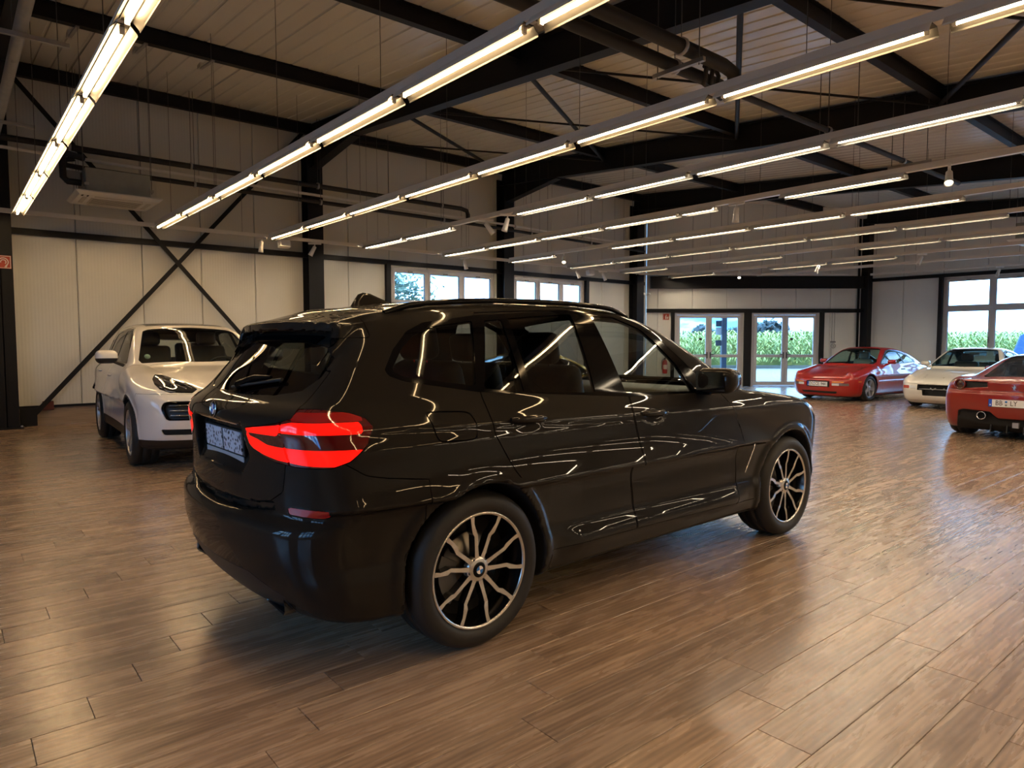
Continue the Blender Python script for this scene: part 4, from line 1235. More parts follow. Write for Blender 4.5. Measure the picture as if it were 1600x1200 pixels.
def ellipsoid(c, r):
    return lambda x, ay, z: (np.sqrt(((x - c[0]) / r[0]) ** 2 + ((ay - c[1]) / r[1]) ** 2 + ((z - c[2]) / r[2]) ** 2) - 1) * min(r)
def rbox(c, h, r):
    def f(x, ay, z):
        q = [np.abs(v - c[i]) - h[i] + r for i, v in enumerate((x, ay, z))]
        return np.sqrt(np.maximum(q[0], 0) ** 2 + np.maximum(q[1], 0) ** 2 + np.maximum(q[2], 0) ** 2) + np.minimum(np.maximum(np.maximum(q[0], q[1]), q[2]), 0) - r
    return f


class Car:
    def __init__(s, name, label, loc, heading, group='cars in the showroom'):
        s.root = empty(name, (loc[0], loc[1], 0), R_(heading))
        tag(s.root, label, 'car', group)
        s.back = None
    def part(s, name, shell, m, rim=0.0, parent=None, label=None):
        if len(shell.T) == 0: return None
        o = obj_of(name, shell.mesh(name, m, rim), parent or s.root)
        if label: o['label'] = label
        return o
    def pair(s, name, shell, m, rim=0.0, parent=None, label=None):
        a, b_ = shell.split_side()
        return s.part(name, a, m, rim, parent, label), s.part(name, b_, m, rim, parent, label)

# paints and car materials
def paint(name, col, rough=0.25, coat=1.0, metal=0.0, flake=0.0):
    m = mat(name, col, rough, metal, 0.02 if max(col) < 0.05 else 0.4, coat, 0.012)
    m.node_tree.nodes['Principled BSDF'].inputs['Coat IOR'].default_value = 1.34 if max(col) < 0.05 else 1.5
    return m
M['paint_black'] = paint('dark_brown_black_metallic_paint', (0.0135, 0.0118, 0.0100), 0.45, 0.66, 0.0)
M['paint_white'] = paint('white_car_paint', (0.78, 0.76, 0.72), 0.3)
M['paint_red'] = paint('bright_red_car_paint', (0.24, 0.005, 0.0045), 0.3)
M['paint_red2'] = paint('guards_red_car_paint', (0.38, 0.012, 0.010), 0.3)
M['paint_cream'] = paint('off_white_car_paint', (0.72, 0.70, 0.64), 0.3)
M['paint_yellow'] = paint('yellow_car_paint', (0.70, 0.52, 0.05), 0.3)
M['gloss_black'] = mat('gloss_black_trim', (0.003, 0.003, 0.0035), 0.07, spec=0.12)
M['trim_black'] = mat('black_plastic_trim', (0.010, 0.010, 0.011), 0.45)
M['tint'] = glass_mat('dark_tinted_car_glass', (0.30, 0.33, 0.33), 1.0)
M['tint_light'] = glass_mat('light_tinted_car_glass', (0.70, 0.75, 0.73), 1.0)
M['clear_green'] = glass_mat('green_car_glass', (0.62, 0.80, 0.76), 1.0)
M['tyre'] = mat('tyre_rubber', (0.012, 0.011, 0.010), 0.62, bump=0.15, bscale=30)
M['rim_black'] = mat('gloss_black_alloy', (0.006, 0.006, 0.007), 0.16, coat=0.4)
M['rim_silver'] = mat('machined_alloy', (0.62, 0.60, 0.58), 0.24, metal=0.9)
M['silver'] = mat('silver_alloy_paint', (0.52, 0.52, 0.53), 0.28, metal=0.75)
M['chrome'] = mat('chrome', (0.80, 0.80, 0.80), 0.06, metal=1.0)
M['disc'] = mat('brake_disc_steel', (0.20, 0.19, 0.18), 0.3, metal=1.0)
M['caliper'] = mat('brake_caliper_grey', (0.10, 0.10, 0.11), 0.4)
M['lamp_red'] = mat('lit_red_tail_lamp', (0.45, 0.004, 0.003), 0.12, spec=0.2, coat=0.35, emit=(1.0, 0.008, 0.003), emit_s=1.1)
M['lamp_dark'] = mat('dark_red_lamp_lens', (0.09, 0.004, 0.004), 0.08, coat=1.0)
M['lamp_mid'] = mat('red_lamp_lens', (0.22, 0.006, 0.006), 0.08, coat=1.0, emit=(1.0, 0.01, 0.006), emit_s=0.06)
M['reflector_red'] = mat('red_reflector', (0.42, 0.012, 0.012), 0.15, coat=0.8)
M['amber'] = mat('amber_lens', (0.75, 0.22, 0.03), 0.15, coat=0.8)
M['lens_clear'] = mat('frosted_lamp_lens', (0.62, 0.64, 0.66), 0.12, coat=0.8)
M['seat'] = mat('black_leather', (0.012, 0.012, 0.013), 0.45, bump=0.1, bscale=40)
M['seat_grey'] = mat('grey_leather', (0.30, 0.31, 0.31), 0.5)
M['liner'] = mat('dark_headliner', (0.018, 0.018, 0.019), 0.9)
M['well'] = mat('wheel_well_felt', (0.005, 0.005, 0.005), 0.9)
M['plate_white'] = mat('number_plate_white', (0.80, 0.81, 0.84), 0.35)
M['plate_blue'] = mat('plate_blue_band', (0.01, 0.07, 0.55), 0.35)
M['ink'] = mat('plate_black_ink', (0.012, 0.014, 0.016), 0.5)
M['badge_blue'] = mat('badge_blue', (0.02, 0.16, 0.55), 0.2, coat=0.8)
M['badge_white'] = mat('badge_white', (0.85, 0.85, 0.86), 0.2, coat=0.8)

def axis_to_y(sign):
    """lathe axis (local z) pointing to car side: sign -1 right, +1 left"""
    return Matrix.Rotation(R_(-90 * sign), 4, 'X')

def wheel(car, x, y, z, r, w, style, sign, rim_r, spin=0.0, parent=None, steer=0.0):
    """y: outer face of the wheel; sign: -1 right side, +1 left side"""
    o = empty('wheel', (x, y, z), 0, car)
    o.rotation_euler = (R_(-90 * sign), 0, 0)      # local z -> outward
    if steer: o.rotation_euler = (Matrix.Rotation(steer, 3, 'Z') @ Matrix.Rotation(R_(-90 * sign), 3, 'X')).to_euler()
    key = ('%s_%.3f_%.3f_%.3f' % (style, r, w, rim_r))
    if key not in WHEELS:
        WHEELS[key] = wheel_meshes(style, r, w, rim_r)
    for n, me, rot in WHEELS[key]:
        obj_of(n, me, o, (0, 0, 0), (0, 0, rot + spin))
    return o
WHEELS = {}
def wheel_meshes(style, r, w, rr):
    out = []
    k = MB(); b_ = 0.018
    # tyre: bead, sidewall, shoulder, tread, inner side
    k.lathe([(rr + 0.002, -0.014), (rr + 0.012, -0.004), (rr + 0.35 * (r - rr), 0.004), (rr + 0.7 * (r - rr), -0.002), (r - 0.018, -0.016), (r - 0.006, -0.030), (r, -0.055),
             (r + 0.001, -w * 0.33), (r - 0.006, -w * 0.335), (r - 0.006, -w * 0.345), (r + 0.001, -w * 0.35), (r + 0.001, -w * 0.65), (r - 0.006, -w * 0.655), (r - 0.006, -w * 0.665), (r + 0.001, -w * 0.67),
             (r, -w + 0.05), (r - 0.02, -w + 0.01), (rr + 0.01, -w + 0.005)], 72)
    out.append(('tyre', k.mesh('tyre', M['tyre']), 0))
    lipm = {'bmw': M['rim_silver'], 'cayenne': M['silver'], 'disc': M['silver'], 'plain': M['silver'], 'ferrari': M['silver']}[style]
    inm = M['rim_black'] if style == 'bmw' else M['silver']
    k = MB(); k.lathe([(rr + 0.004, -0.016), (rr + 0.002, -0.008), (rr - 0.004, -0.007), (rr - 0.012, -0.012), (rr - 0.013, -0.017)], 64)
    out.append(('rim_lip', k.mesh('rim_lip', lipm), 0))
    k = MB(); k.lathe([(rr - 0.013, -0.015), (rr - 0.020, -0.040), (rr - 0.035, -0.10), (rr - 0.035, -w + 0.02)], 48)
    out.append(('barrel', k.mesh('barrel', inm), 0))
    k = MB(); k.lathe([(0.0, -0.098), (0.165, -0.098), (0.168, -0.106), (0.165, -0.125), (0.0, -0.125)], 40)
    out.append(('brake_disc', k.mesh('brake_disc', M['disc']), 0))
    k = MB(); k.prism([(0.10 * math.cos(a), 0.10 * math.sin(a)) for a in np.linspace(2.5, 3.8, 7)] + [(0.195 * math.cos(a), 0.195 * math.sin(a)) for a in np.linspace(3.8, 2.5, 7)], -0.13, -0.075)
    out.append(('brake_caliper', k.mesh('brake_caliper', M['caliper']), 0))
    k = MB(); k.lathe([(0.0, -0.135), (rr - 0.03, -0.135)], 40); out.append(('dust_shield', k.mesh('dust_shield', M['well']), 0))
    def spoke(path, wid, z0, z1, depth, m_face, m_side, name='spoke'):
        """ribbon along path (2-D points), width list, face height from z0 (hub) to z1 (rim)"""
        f, s = MB(), MB()
        n = len(path); L, Rr = [], []
        for i, p in enumerate(path):
            p = Vector(p); a = Vector(path[max(0, i - 1)]); c = Vector(path[min(n - 1, i + 1)])
            t = (c - a).normalized(); nr = Vector((-t.y, t.x))
            L.append(p + nr * wid[i] / 2); Rr.append(p - nr * wid[i] / 2)
        zz = [z0 + (z1 - z0) * (i / (n - 1)) for i in range(n)]
        for i in range(n - 1):
            a, b2, c, d = L[i], L[i + 1], Rr[i + 1], Rr[i]
            f.add([(a.x, a.y, zz[i]), (d.x, d.y, zz[i]), (c.x, c.y, zz[i + 1]), (b2.x, b2.y, zz[i + 1])], [(0, 1, 2, 3)])
            for p, q in ((a, b2), (c, d)):
                zi, zj = (zz[i], zz[i + 1]) if p is a else (zz[i + 1], zz[i])
                e = 1.25
                s.add([(p.x, p.y, zi), (q.x, q.y, zj), (q.x, q.y, zj - depth), (p.x, p.y, zi - depth)], [(0, 1, 2, 3)])
        return f.mesh(name, m_face), s.mesh(name + '_side', m_side)
    if style == 'bmw':
        for i in range(5):
            a0 = 2 * math.pi * i / 5
            for sg in (-1, 1):
                # pair of kinked spokes leaving the hub close together
                def pol(rad, ang): return (rad * math.cos(ang), rad * math.sin(ang))
                path = [pol(0.045, a0 + sg * 0.30), pol(0.10, a0 + sg * 0.27), pol(0.165, a0 + sg * 0.25), pol(0.185, a0 + sg * 0.30), pol(0.225, a0 + sg * 0.325), pol(rr - 0.008, a0 + sg * 0.315)]
                fm, sm_ = spoke(path, [0.024, 0.019, 0.019, 0.023, 0.017, 0.022], -0.030, -0.011, 0.045, M['rim_silver'], M['rim_black'])
                out.append(('spoke', fm, 0)); out.append(('spoke_side', sm_, 0))
        k = MB(); k.lathe([(0.036, -0.024), (0.052, -0.027), (0.062, -0.033), (0.066, -0.06)], 40); out.append(('hub', k.mesh('hub', M['rim_silver']), 0))
        k = MB(); k.lathe([(0.0, -0.020), (0.030, -0.020), (0.036, -0.024)], 32); out.append(('cap', k.mesh('cap', M['gloss_black']), 0))
        for q in range(4):
            k = MB(); a = [q * math.pi / 2 + t for t in np.linspace(0, math.pi / 2, 7)]
            k.add([(0, 0, -0.0193)] + [(0.019 * math.cos(t), 0.019 * math.sin(t), -0.0193) for t in a], [tuple(range(8))])
            out.append(('badge_quarter', k.mesh('badge_quarter', M['badge_blue'] if q % 2 else M['badge_white']), 0))
        for i in range(5):
            t = 2 * math.pi * (i + 0.5) / 5
            k = MB(); k.lathe([(0.0, -0.027), (0.007, -0.027), (0.007, -0.034)], 8, Matrix.Translation((0.052 * math.cos(t), 0.052 * math.sin(t), 0))); out.append(('wheel_bolt', k.mesh('wheel_bolt', M['rim_black']), 0))
    else:
        ns = {'cayenne': 5, 'disc': 5, 'plain': 6, 'ferrari': 5}[style]
        for i in range(ns):
            a0 = 2 * math.pi * i / ns
            def pol(rad, ang): return (rad * math.cos(ang), rad * math.sin(ang))
            offs = (-0.13, 0.13) if style in ('cayenne', 'ferrari') else (0.0,)
            for of in offs:
                wd = [0.05, 0.04, 0.032, 0.034] if len(offs) == 2 else [0.085, 0.075, 0.08, 0.10]
                path = [pol(0.04, a0 + of * 1.2), pol(0.10, a0 + of * 1.1), pol(rr * 0.65, a0 + of * 1.2), pol(rr - 0.008, a0 + of * 1.5)]
                fm, sm_ = spoke(path, wd, -0.035, -0.016, 0.035, M['silver'], M['silver'])
                out.append(('spoke', fm, 0)); out.append(('spoke_side', sm_, 0))
        k = MB(); k.lathe([(0.0, -0.022), (0.03, -0.022), (0.05, -0.028), (0.064, -0.036), (0.068, -0.06)], 32); out.append(('hub', k.mesh('hub', M['silver']), 0))
    return out

def seat(car, x, y, zb, m, s=1.0, rear=False, w=0.52):
    """car seat: cushion, reclined backrest, headrest on two posts"""
    o = empty('seat', (x, y, zb), 0, car)
    obj_of('cushion', rounded_box_mesh('cushion', (0.52 * s, w, 0.16), 0.06, m), o, (0.05, 0, 0.08), (0, R_(-6), 0))
    obj_of('backrest', rounded_box_mesh('backrest', (0.15, w, 0.62 * s), 0.06, m), o, (-0.24, 0, 0.42 * s), (0, R_(-14), 0))
    hz = 0.83 * s
    obj_of('headrest', rounded_box_mesh('headrest', (0.11, w * 0.52, 0.19), 0.045, m), o, (-0.345, 0, hz), (0, R_(-10), 0))
    for q in (-0.06, 0.06):
        k = MB(); k.tube([(-0.31, q, hz - 0.18), (-0.34, q, hz - 0.02)], 0.007, 6); k.build('headrest_post', M['chrome'], o)
    return o
def steering_wheel(car, x, y, z, r=0.18):
    o = empty('steering_wheel', (x, y, z), 0, car); o.rotation_euler = (0, R_(-62), 0)
    k = MB(); k.tube([(r * math.cos(t), r * math.sin(t), 0) for t in np.linspace(0, 2 * math.pi, 28, endpoint=False)], 0.016, 8, closed=True); k.build('rim', M['seat'], o)
    k = MB(); k.lathe([(0, 0.02), (0.05, 0.016), (0.06, -0.01)], 16)
    for t in (0, math.pi, -math.pi / 2): k.bar((0.04 * math.sin(t), 0.04 * math.cos(t), 0), ((r - 0.01) * math.sin(t), (r - 0.01) * math.cos(t), 0), 0.035, 0.015)
    k.build('spokes', M['seat'], o)
def quarter_badge(parent, r, loc, rot):
    o = empty('badge', loc, 0, parent); o.rotation_euler = rot
    k = MB(); k.lathe([(0.0, 0.0), (r, 0.0), (r, 0.004), (r * 0.93, 0.006), (0, 0.006)], 32); k.build('badge_ring', M['gloss_black'], o)
    k = MB(); k.lathe([(r * 0.96, 0.0055), (r * 0.93, 0.0075), (r * 0.9, 0.0055)], 32); k.build('chrome_ring', M['chrome'], o)
    for q in range(4):
        a = [q * math.pi / 2 + t for t in np.linspace(0, math.pi / 2, 7)]
        k = MB(); k.add([(0, 0, 0.0066)] + [(r * 0.6 * math.cos(t), r * 0.6 * math.sin(t), 0.0066) for t in a], [tuple(range(8))]); k.build('badge_quarter', M['badge_blue'] if q % 2 else M['badge_white'], o)
    return o

# ------------------------------------------------------------------ dark SUV in front: body curves
BMW_WB, BMW_R = 2.864, 0.366
def _bmw_spoiler(x, ay, z):
    zt = np.interp(x, [-0.72, -0.62, -0.45, -0.3], [1.500, 1.520, 1.558, 1.588]) - 0.10 * ay ** 2
    d = np.maximum(np.maximum(z - zt, zt - 0.046 - z), np.maximum(-0.622 + 0.26 * ay ** 2 - x, x + 0.25))
    return smax(d, ay - 0.565, 0.03), 0.025
def _bmw_fin(x, ay, z):
    xl = np.interp(z, [1.17, 1.30, 1.42, 1.50, 1.60], [-0.800, -0.680, -0.575, -0.515, -0.45]) + 0.215 * ay ** 2.5
    t = np.clip((z - 1.33) / 0.15, 0, 1)
    d = np.maximum(np.abs(ay - 0.585) - 0.022, np.maximum(xl - 0.075 * t - x, x - xl - 0.06))
    d = np.maximum(d, np.maximum(1.33 - z, z - 1.50))
    return d, 0.03
BMW_D = dict(
    plan=[(-1.0, 0.80), (-0.75, 0.865), (-0.45, 0.905), (0.0, 0.928), (0.5, 0.922), (1.4, 0.918), (2.2, 0.922), (2.864, 0.930), (3.2, 0.915), (3.5, 0.86), (3.8, 0.76)],
    section=[(0.18, -0.10), (0.27, -0.035), (0.36, -0.012), (0.42, -0.012), (0.50, -0.028), (0.60, -0.022), (0.75, -0.006), (0.88, 0.004), (0.965, 0.008), (1.0, 0.000), (1.05, -0.022), (1.10, -0.042), (1.15, -0.062), (1.3, -0.16)],
    rear=[(0.18, -0.66), (0.25, -0.790), (0.33, -0.862), (0.43, -0.905), (0.55, -0.928), (0.625, -0.930), (0.665, -0.915), (0.695, -0.882), (0.73, -0.868), (0.90, -0.866), (1.00, -0.876), (1.06, -0.886), (1.10, -0.878), (1.14, -0.842), (1.17, -0.800),
          (1.30, -0.680), (1.42, -0.575), (1.50, -0.515), (1.60, -0.45)],
    front=[(0.20, 3.45), (0.30, 3.60), (0.45, 3.70), (0.65, 3.745), (0.80, 3.735), (0.90, 3.67), (0.98, 3.55), (1.05, 3.3)],
    rear_c=0.215, rear_p=2.5, front_c=0.40, front_p=2.6,
    deck=[(-1.0, 1.10), (-0.6, 1.16), (0.0, 1.17), (1.0, 1.145), (1.8, 1.13), (2.1, 1.135), (2.4, 1.125), (2.8, 1.085), (3.2, 1.03), (3.5, 0.96), (3.8, 0.86)],
    crown=0.055,
    roof=[(-0.8, 1.46), (-0.60, 1.515), (-0.32, 1.585), (0.03, 1.635), (0.4, 1.658), (0.8, 1.665), (1.15, 1.652), (1.45, 1.605), (1.65, 1.535), (1.9, 1.42), (2.3, 1.215), (2.5, 1.10)],
    roof_crown=0.10, glass_w=[(1.05, 0.890), (1.13, 0.862), (1.3, 0.793), (1.45, 0.722), (1.55, 0.668), (1.68, 0.585)],
    glass_taper=[(-0.8, -0.10), (-0.45, -0.045), (-0.1, -0.008), (0.4, 0.0), (1.2, 0.0), (1.7, -0.010), (2.2, -0.035), (2.6, -0.08)],
    k_top=0.07, k_rear=0.14, k_front=0.20, k_roof=0.10, k_grear=0.09, k_join=0.05, floor=0.235,
    flare=[(0.0, 0.37, 0.455, 0.016, 0.008), (BMW_WB, 0.37, 0.455, 0.016, 0.008)],
    side_mods=[lambda x, z: -0.018 * np.exp(-((z - 0.66) / 0.09) ** 2) * np.clip((x - 0.45) * 4, 0, 1) * np.clip((2.4 - x) * 4, 0, 1),
               lambda x, z: 0.010 * np.exp(-((z - (1.02 - 0.03 * (x - 1))) / 0.022) ** 2) * np.clip((2.7 - x) * 2, 0, 1),
               lambda x, z: 0.022 * np.exp(-((z - 0.38) / 0.045) ** 2) * np.clip((x - 0.5) * 6, 0, 1) * np.clip((2.32 - x) * 6, 0, 1)],
    carve=[lambda x, ay, z: (ellipsoid((0.285, 0.955, 1.042), (0.130, 0.040, 0.052))(x, ay, z), 0.008),
           lambda x, ay, z: (ellipsoid((1.255, 0.955, 1.005), (0.130, 0.040, 0.052))(x, ay, z), 0.008),
           lambda x, ay, z: (np.maximum(sd_poly(ay, z, [(0, 0.848), (0.300, 0.848), (0.375, 0.925), (0.325, 1.055), (0, 1.062)], 0.0), x + 0.828 - 0.10 * ay ** 2 + 0.55 * np.maximum(0, 0.915 - z)), 0.016),
           lambda x, ay, z: (np.maximum(np.abs(z - 0.690 - 0.14 * ay ** 2) - 0.016, np.maximum(ay - 0.56, x + 0.850 - 0.14 * ay ** 2)), 0.010)],
    add=[_bmw_spoiler, _bmw_fin],
    arches=[(0.0, 0.375, 0.405), (BMW_WB, 0.375, 0.405)], well_y=0.56)

def bmw_car():
    f = body_fn(BMW_D)
    C = Car('suv', 'dark brown-black SUV with lit red tail lamps in the foreground', (1.856, 3.387), 0.908)
    sh = Shell.of(f, (-1.06, -1.06, 0.15), (3.86, 1.06, 1.76), 0.018)
    pk, gb, tb = M['paint_black'], M['gloss_black'], M['trim_black']
    ar = BMW_D['arches']
    lining = []
    # wheel wells and underbody
    for xw, zw, rw in ar:
        w_ = sh.take(lambda x, y, z: np.maximum(np.sqrt((x - xw) ** 2 + (z - zw) ** 2) - rw - 0.004, 0.48 - np.abs(y)))
        C.pair('wheel_arch_liner', w_, M['well'])
    C.part('underbody', sh.take(lambda x, y, z: z - 0.262), M['well'])
    # glass
    G = {}
    def win(name, poly, m, r=0.012, fn=None):
        g = sh.take(fn or side_poly(poly, r))
        return g.moved(-0.004)
    ws = win('w', None, None, fn=lambda x, y, z: np.maximum.reduce([sd_poly(x, np.abs(y), [(1.50, 0), (1.54, 0.52), (1.60, 0.575), (2.30, 0.735), (2.36, 0.70), (2.42, 0)], 0.0), 1.12 - z]))
    qg = win('q', [(-0.365, 1.298), (-0.295, 1.390), (-0.215, 1.453), (-0.115, 1.489), (0.125, 1.520), (0.040, 1.220), (-0.32, 1.272)], None, 0.004)
    s1 = win('s', [(0.212, 1.524), (0.092, 1.206), (0.325, 1.176), (0.315, 1.533)], None, 0.004)
    s2 = win('s', [(0.370, 1.539), (0.384, 1.174), (0.832, 1.152), (0.846, 1.574)], None, 0.004)
    fd = win('f', [(1.012, 1.570), (1.085, 1.138), (1.725, 1.118), (1.645, 1.272), (1.527, 1.392), (1.407, 1.496), (1.216, 1.563)], None, 0.004)
    rg = win('r', None, None, fn=rear_poly([(-1, 1.185), (0.415, 1.190), (0.575, 1.216), (0.628, 1.27), (0.620, 1.35), (0.560, 1.392), (0.3, 1.425), (-1, 1.43)], -0.3, 0.004))
    # gloss black surround of the side windows
    dlo = [(-0.398, 1.300), (-0.339, 1.385), (-0.252, 1.466), (-0.150, 1.508), (0.168, 1.550), (0.853, 1.597), (1.179, 1.598), (1.425, 1.526), (1.64, 1.370), (1.822, 1.215), (1.852, 1.104), (1.101, 1.117), (0.053, 1.190), (-0.318, 1.250), (-0.388, 1.277)]
    tr = sh.take(side_poly(dlo, 0.004, 0.5))
    lining.append(tr)
    C.pair('window_surround', tr, gb, 0.012)
    # tail lamps
    lamp_side = [(-1.3, 0.88), (-0.70, 0.916), (-0.635, 0.940), (-0.562, 1.003), (-0.524, 1.072), (-0.544, 1.110), (-0.602, 1.133), (-0.70, 1.148), (-1.3, 1.17)]
    lamp_rear = [(0.372, 1.052), (0.395, 0.985), (0.42, 0.965), (0.50, 0.938), (0.58, 0.920), (0.73, 0.910), (1.3, 0.905), (1.3, 1.16), (0.75, 1.150), (0.665, 1.146), (0.680, 1.110), (0.60, 1.086)]
    lampf = lambda x, y, z: np.maximum(np.maximum(sd_poly(x, z, lamp_side), sd_poly(np.abs(y), z, lamp_rear)), x + 0.45)
    lp = sh.take(lampf, 0.004)
    lows = [(0.385, 1.04), (0.405, 0.985), (0.43, 0.968), (0.51, 0.946), (0.60, 0.932), (0.74, 0.924), (1.3, 0.920), (1.3, 0.988), (0.62, 0.988), (0.545, 0.992), (0.475, 1.012), (0.42, 1.022), (0.405, 1.042)]
    low_l = lp.take(lambda x, y, z: np.maximum(sd_poly(np.abs(y), z, lows), x + 0.585 - 0.6 * (z - 0.99)))
    up_l = lp.take(lambda x, y, z: np.maximum(sd_poly(np.abs(y), z, [(0.385, 1.052), (0.40, 1.034), (0.62, 1.034), (0.625, 1.048), (1.3, 1.048), (1.3, 1.094), (0.69, 1.094), (0.60, 1.076)]), x + 0.575))
    mid_l = lp.take(lambda x, y, z: np.maximum(np.abs(z - 1.115) - 0.018, np.maximum(0.68 - np.abs(y), x + 0.56)))
    div = lambda x, y, z: np.abs(np.abs(y) - 0.650 + 0.25 * (z - 1.0)) - 0.0075
    for s_ in (lp, low_l, up_l): s_.take(div)
    for nm, s_, m_ in (('tail_lamp', lp, M['lamp_dark']), ('light_bar', low_l, M['lamp_red']), ('light_bar', up_l, M['lamp_red']), ('light_bar', mid_l, M['lamp_mid'])):
        C.pair(nm, s_.moved(0.002), m_, 0.010, label='red tail lamp lens' if nm == 'tail_lamp' else None)
    # spoiler, tailgate
    sp_ = sh.take(lambda x, y, z: np.maximum.reduce([x + 0.345 + 0.12 * np.abs(y), 1.452 + 0.08 * (x + 0.6) - z - 0.06 * y * y, np.abs(y) - 0.70]), 0.003)
    lining.append(sp_)
    C.part('roof_spoiler', sp_, pk, 0.02)
    seam = [(-1.4, 1.62), (-0.40, 1.62), (-0.411, 1.545), (-0.507, 1.462), (-0.627, 1.343), (-0.750, 1.256), (-0.775, 1.15), (-1.4, 1.15)]
    blk = sh.take(lambda x, y, z: np.maximum(sd_poly(x, z, seam), 1.178 + 0.06 * np.abs(y) ** 2 - z), 0.003)
    lining.append(blk)
    C.part('rear_window_surround', blk, gb, 0.012)
    tgp = [(-1, 0.700), (0.35, 0.722), (0.545, 0.752), (0.628, 0.80), (0.645, 0.90), (0.690, 1.10), (0.665, 1.15), (0.66, 1.30), (-1, 1.30)]
    tg = sh.take(lambda x, y, z: np.maximum(sd_poly(np.abs(y), z, tgp), x + 0.45), 0.004)
    tgo = C.part('tailgate', tg, pk, 0.02)
    # rear bumper and its inserts
    refl = sh.take(lambda x, y, z: np.maximum(sd_poly(np.abs(y), z, [(0.655, 0.712), (0.655, 0.744), (0.86, 0.748), (0.845, 0.720), (0.82, 0.710)]), x + 0.6), 0.002)
    diff = sh.take(lambda x, y, z: np.maximum.reduce([sd_poly(np.abs(y), z, [(-1, 0.0), (0.66, 0.0), (0.62, 0.36), (0.40, 0.430), (-1, 0.385)]), x + 0.55]), 0.003)
    bp_side = [(-1.4, 0.96), (-0.66, 0.937), (-0.576, 0.882), (-0.489, 0.863), (-0.30, 0.838), (-0.30, 0.1), (-1.4, 0.1)]
    bpr = sh.take(lambda x, y, z: sd_poly(x, z, bp_side), 0.004)
    flr = lambda xw: (lambda x, y, z: np.maximum(np.sqrt((x - xw) ** 2 + (z - 0.37) ** 2) - 0.456, 0.6 - np.abs(y)))
    for xw in (0.0, BMW_WB):
        fl = Shell(bpr.V, bpr.N, bpr.T)
        a = bpr.take(flr(xw)) if xw == 0 else None
        b_ = sh.take(flr(xw))
        for s_ in ([a] if a is not None and len(a.T) else []) + [b_]:
            C.pair('wheel_arch_trim', s_, pk, 0.006)
    bpo = C.part('rear_bumper', bpr, pk, 0.02)
    C.pair('rear_reflector', refl, M['reflector_red'], 0.01, label='red rear reflector')
    C.part('diffuser', diff, tb, 0.02)
    # side skirts, doors, flap, bonnet, bumper, fenders, roof
    C.pair('side_skirt', sh.take(lambda x, y, z: np.maximum.reduce([z - (0.352 + 0.018 * np.cos((x - 0.6) * 1.2)), 0.40 - x, x - 2.46, 0.6 - np.abs(y)]), 0.003), pk, 0.015)
    rd = [(0.057, 1.20), (0.060, 1.13), (0.070, 0.99), (0.165, 0.815), (0.23, 0.72), (0.38, 0.60), (0.44, 0.45), (0.45, 0.30), (1.108, 0.30), (1.119, 0.458), (1.091, 0.865), (1.073, 1.01), (1.096, 1.115), (0.975, 1.61), (0.168, 1.57)]
    r_d = sh.take(side_poly(rd, 0.0, 0.5), 0.006)
    fdp = [(1.099, 1.115), (1.076, 1.01), (1.094, 0.865), (1.122, 0.458), (1.111, 0.30), (2.176, 0.30), (2.19, 0.457), (2.195, 0.717), (2.168, 0.848), (2.10, 0.98), (2.02, 1.09), (1.868, 1.10), (1.83, 1.22), (1.648, 1.376), (1.43, 1.535), (1.18, 1.608), (0.978, 1.61)]
    f_d = sh.take(side_poly(fdp, 0.0, 0.5), 0.006)
    lining += [r_d, f_d]
    rdo = C.pair('rear_door', r_d, pk, 0.02)
    fdo = C.pair('front_door', f_d, pk, 0.02)
    C.part('fuel_flap', sh.take(right_side(rounded_poly([(-0.270, 1.118), (-0.025, 1.108), (-0.022, 0.978), (-0.240, 0.985)], [0.02, 0.06, 0.05, 0.03]), 0.0, 0.6), 0.006), pk, 0.012)
    hl = sh.take(lambda x, y, z: np.maximum.reduce([sd_poly(x, z, [(3.12, 0.93), (3.35, 0.83), (3.9, 0.80), (3.9, 0.95), (3.45, 0.97), (3.2, 0.975)]), 0.42 - np.abs(y)]), 0.003)
    C.pair('headlamp', hl, M['lens_clear'], 0.02)
    gr = sh.take(front_poly(rounded_poly([(0.02, 0.62), (0.30, 0.62), (0.36, 0.75), (0.34, 0.90), (0.02, 0.90)], 0.04), 3.3), 0.004)
    C.pair('grille', gr.moved(-0.01), tb, 0.03)
    C.part('bonnet', sh.take(top_poly([(2.36, -1), (2.33, 0.60), (2.40, 0.755), (2.9, 0.775), (3.35, 0.72), (3.58, 0.50), (3.64, -1)], 0.82), 0.004), pk, 0.02)
    lo_in = sh.take(front_poly(rounded_poly([(-1, 0.34), (0.62, 0.34), (0.72, 0.52), (-1, 0.50)], 0.03), 3.3), 0.003)
    C.part('lower_intake', lo_in.moved(-0.01), tb, 0.03)
    C.part('front_bumper', sh.take(lambda x, y, z: np.maximum(3.26 - x, z - 0.80), 0.004), pk, 0.02)
    C.pair('front_fender', sh.take(lambda x, y, z: np.maximum.reduce([2.06 - x, 0.45 - np.abs(y), z - 1.16]), 0.0), pk, 0.0)
    # roof skin between the rails, then what is left: pillars and quarter panels
    rf = sh.take(lambda x, y, z: np.maximum.reduce([np.abs(y) - 0.56, 1.40 - z, x - 1.54]), 0.002)
    lining += [rf, sh]
    C.part('roof', rf, pk, 0.0)
    C.pair('quarter_panel', sh, pk, 0.0)
    # dark lining inside the cabin
    V, N, T, k = [], [], [], 0
    for s_ in lining:
        V.append(s_.V); N.append(s_.N); T.append(s_.T + k); k += len(s_.V)
    ln = Shell(np.concatenate(V), np.concatenate(N), np.concatenate(T))
    ln = ln.take(lambda x, y, z: np.maximum.reduce([1.0 - z, x - 2.35, -0.78 - x])).moved(-0.022)
    C.part('interior_lining', ln, M['liner'])
    # glass parts
    C.part('windscreen', ws, M['tint_light'])
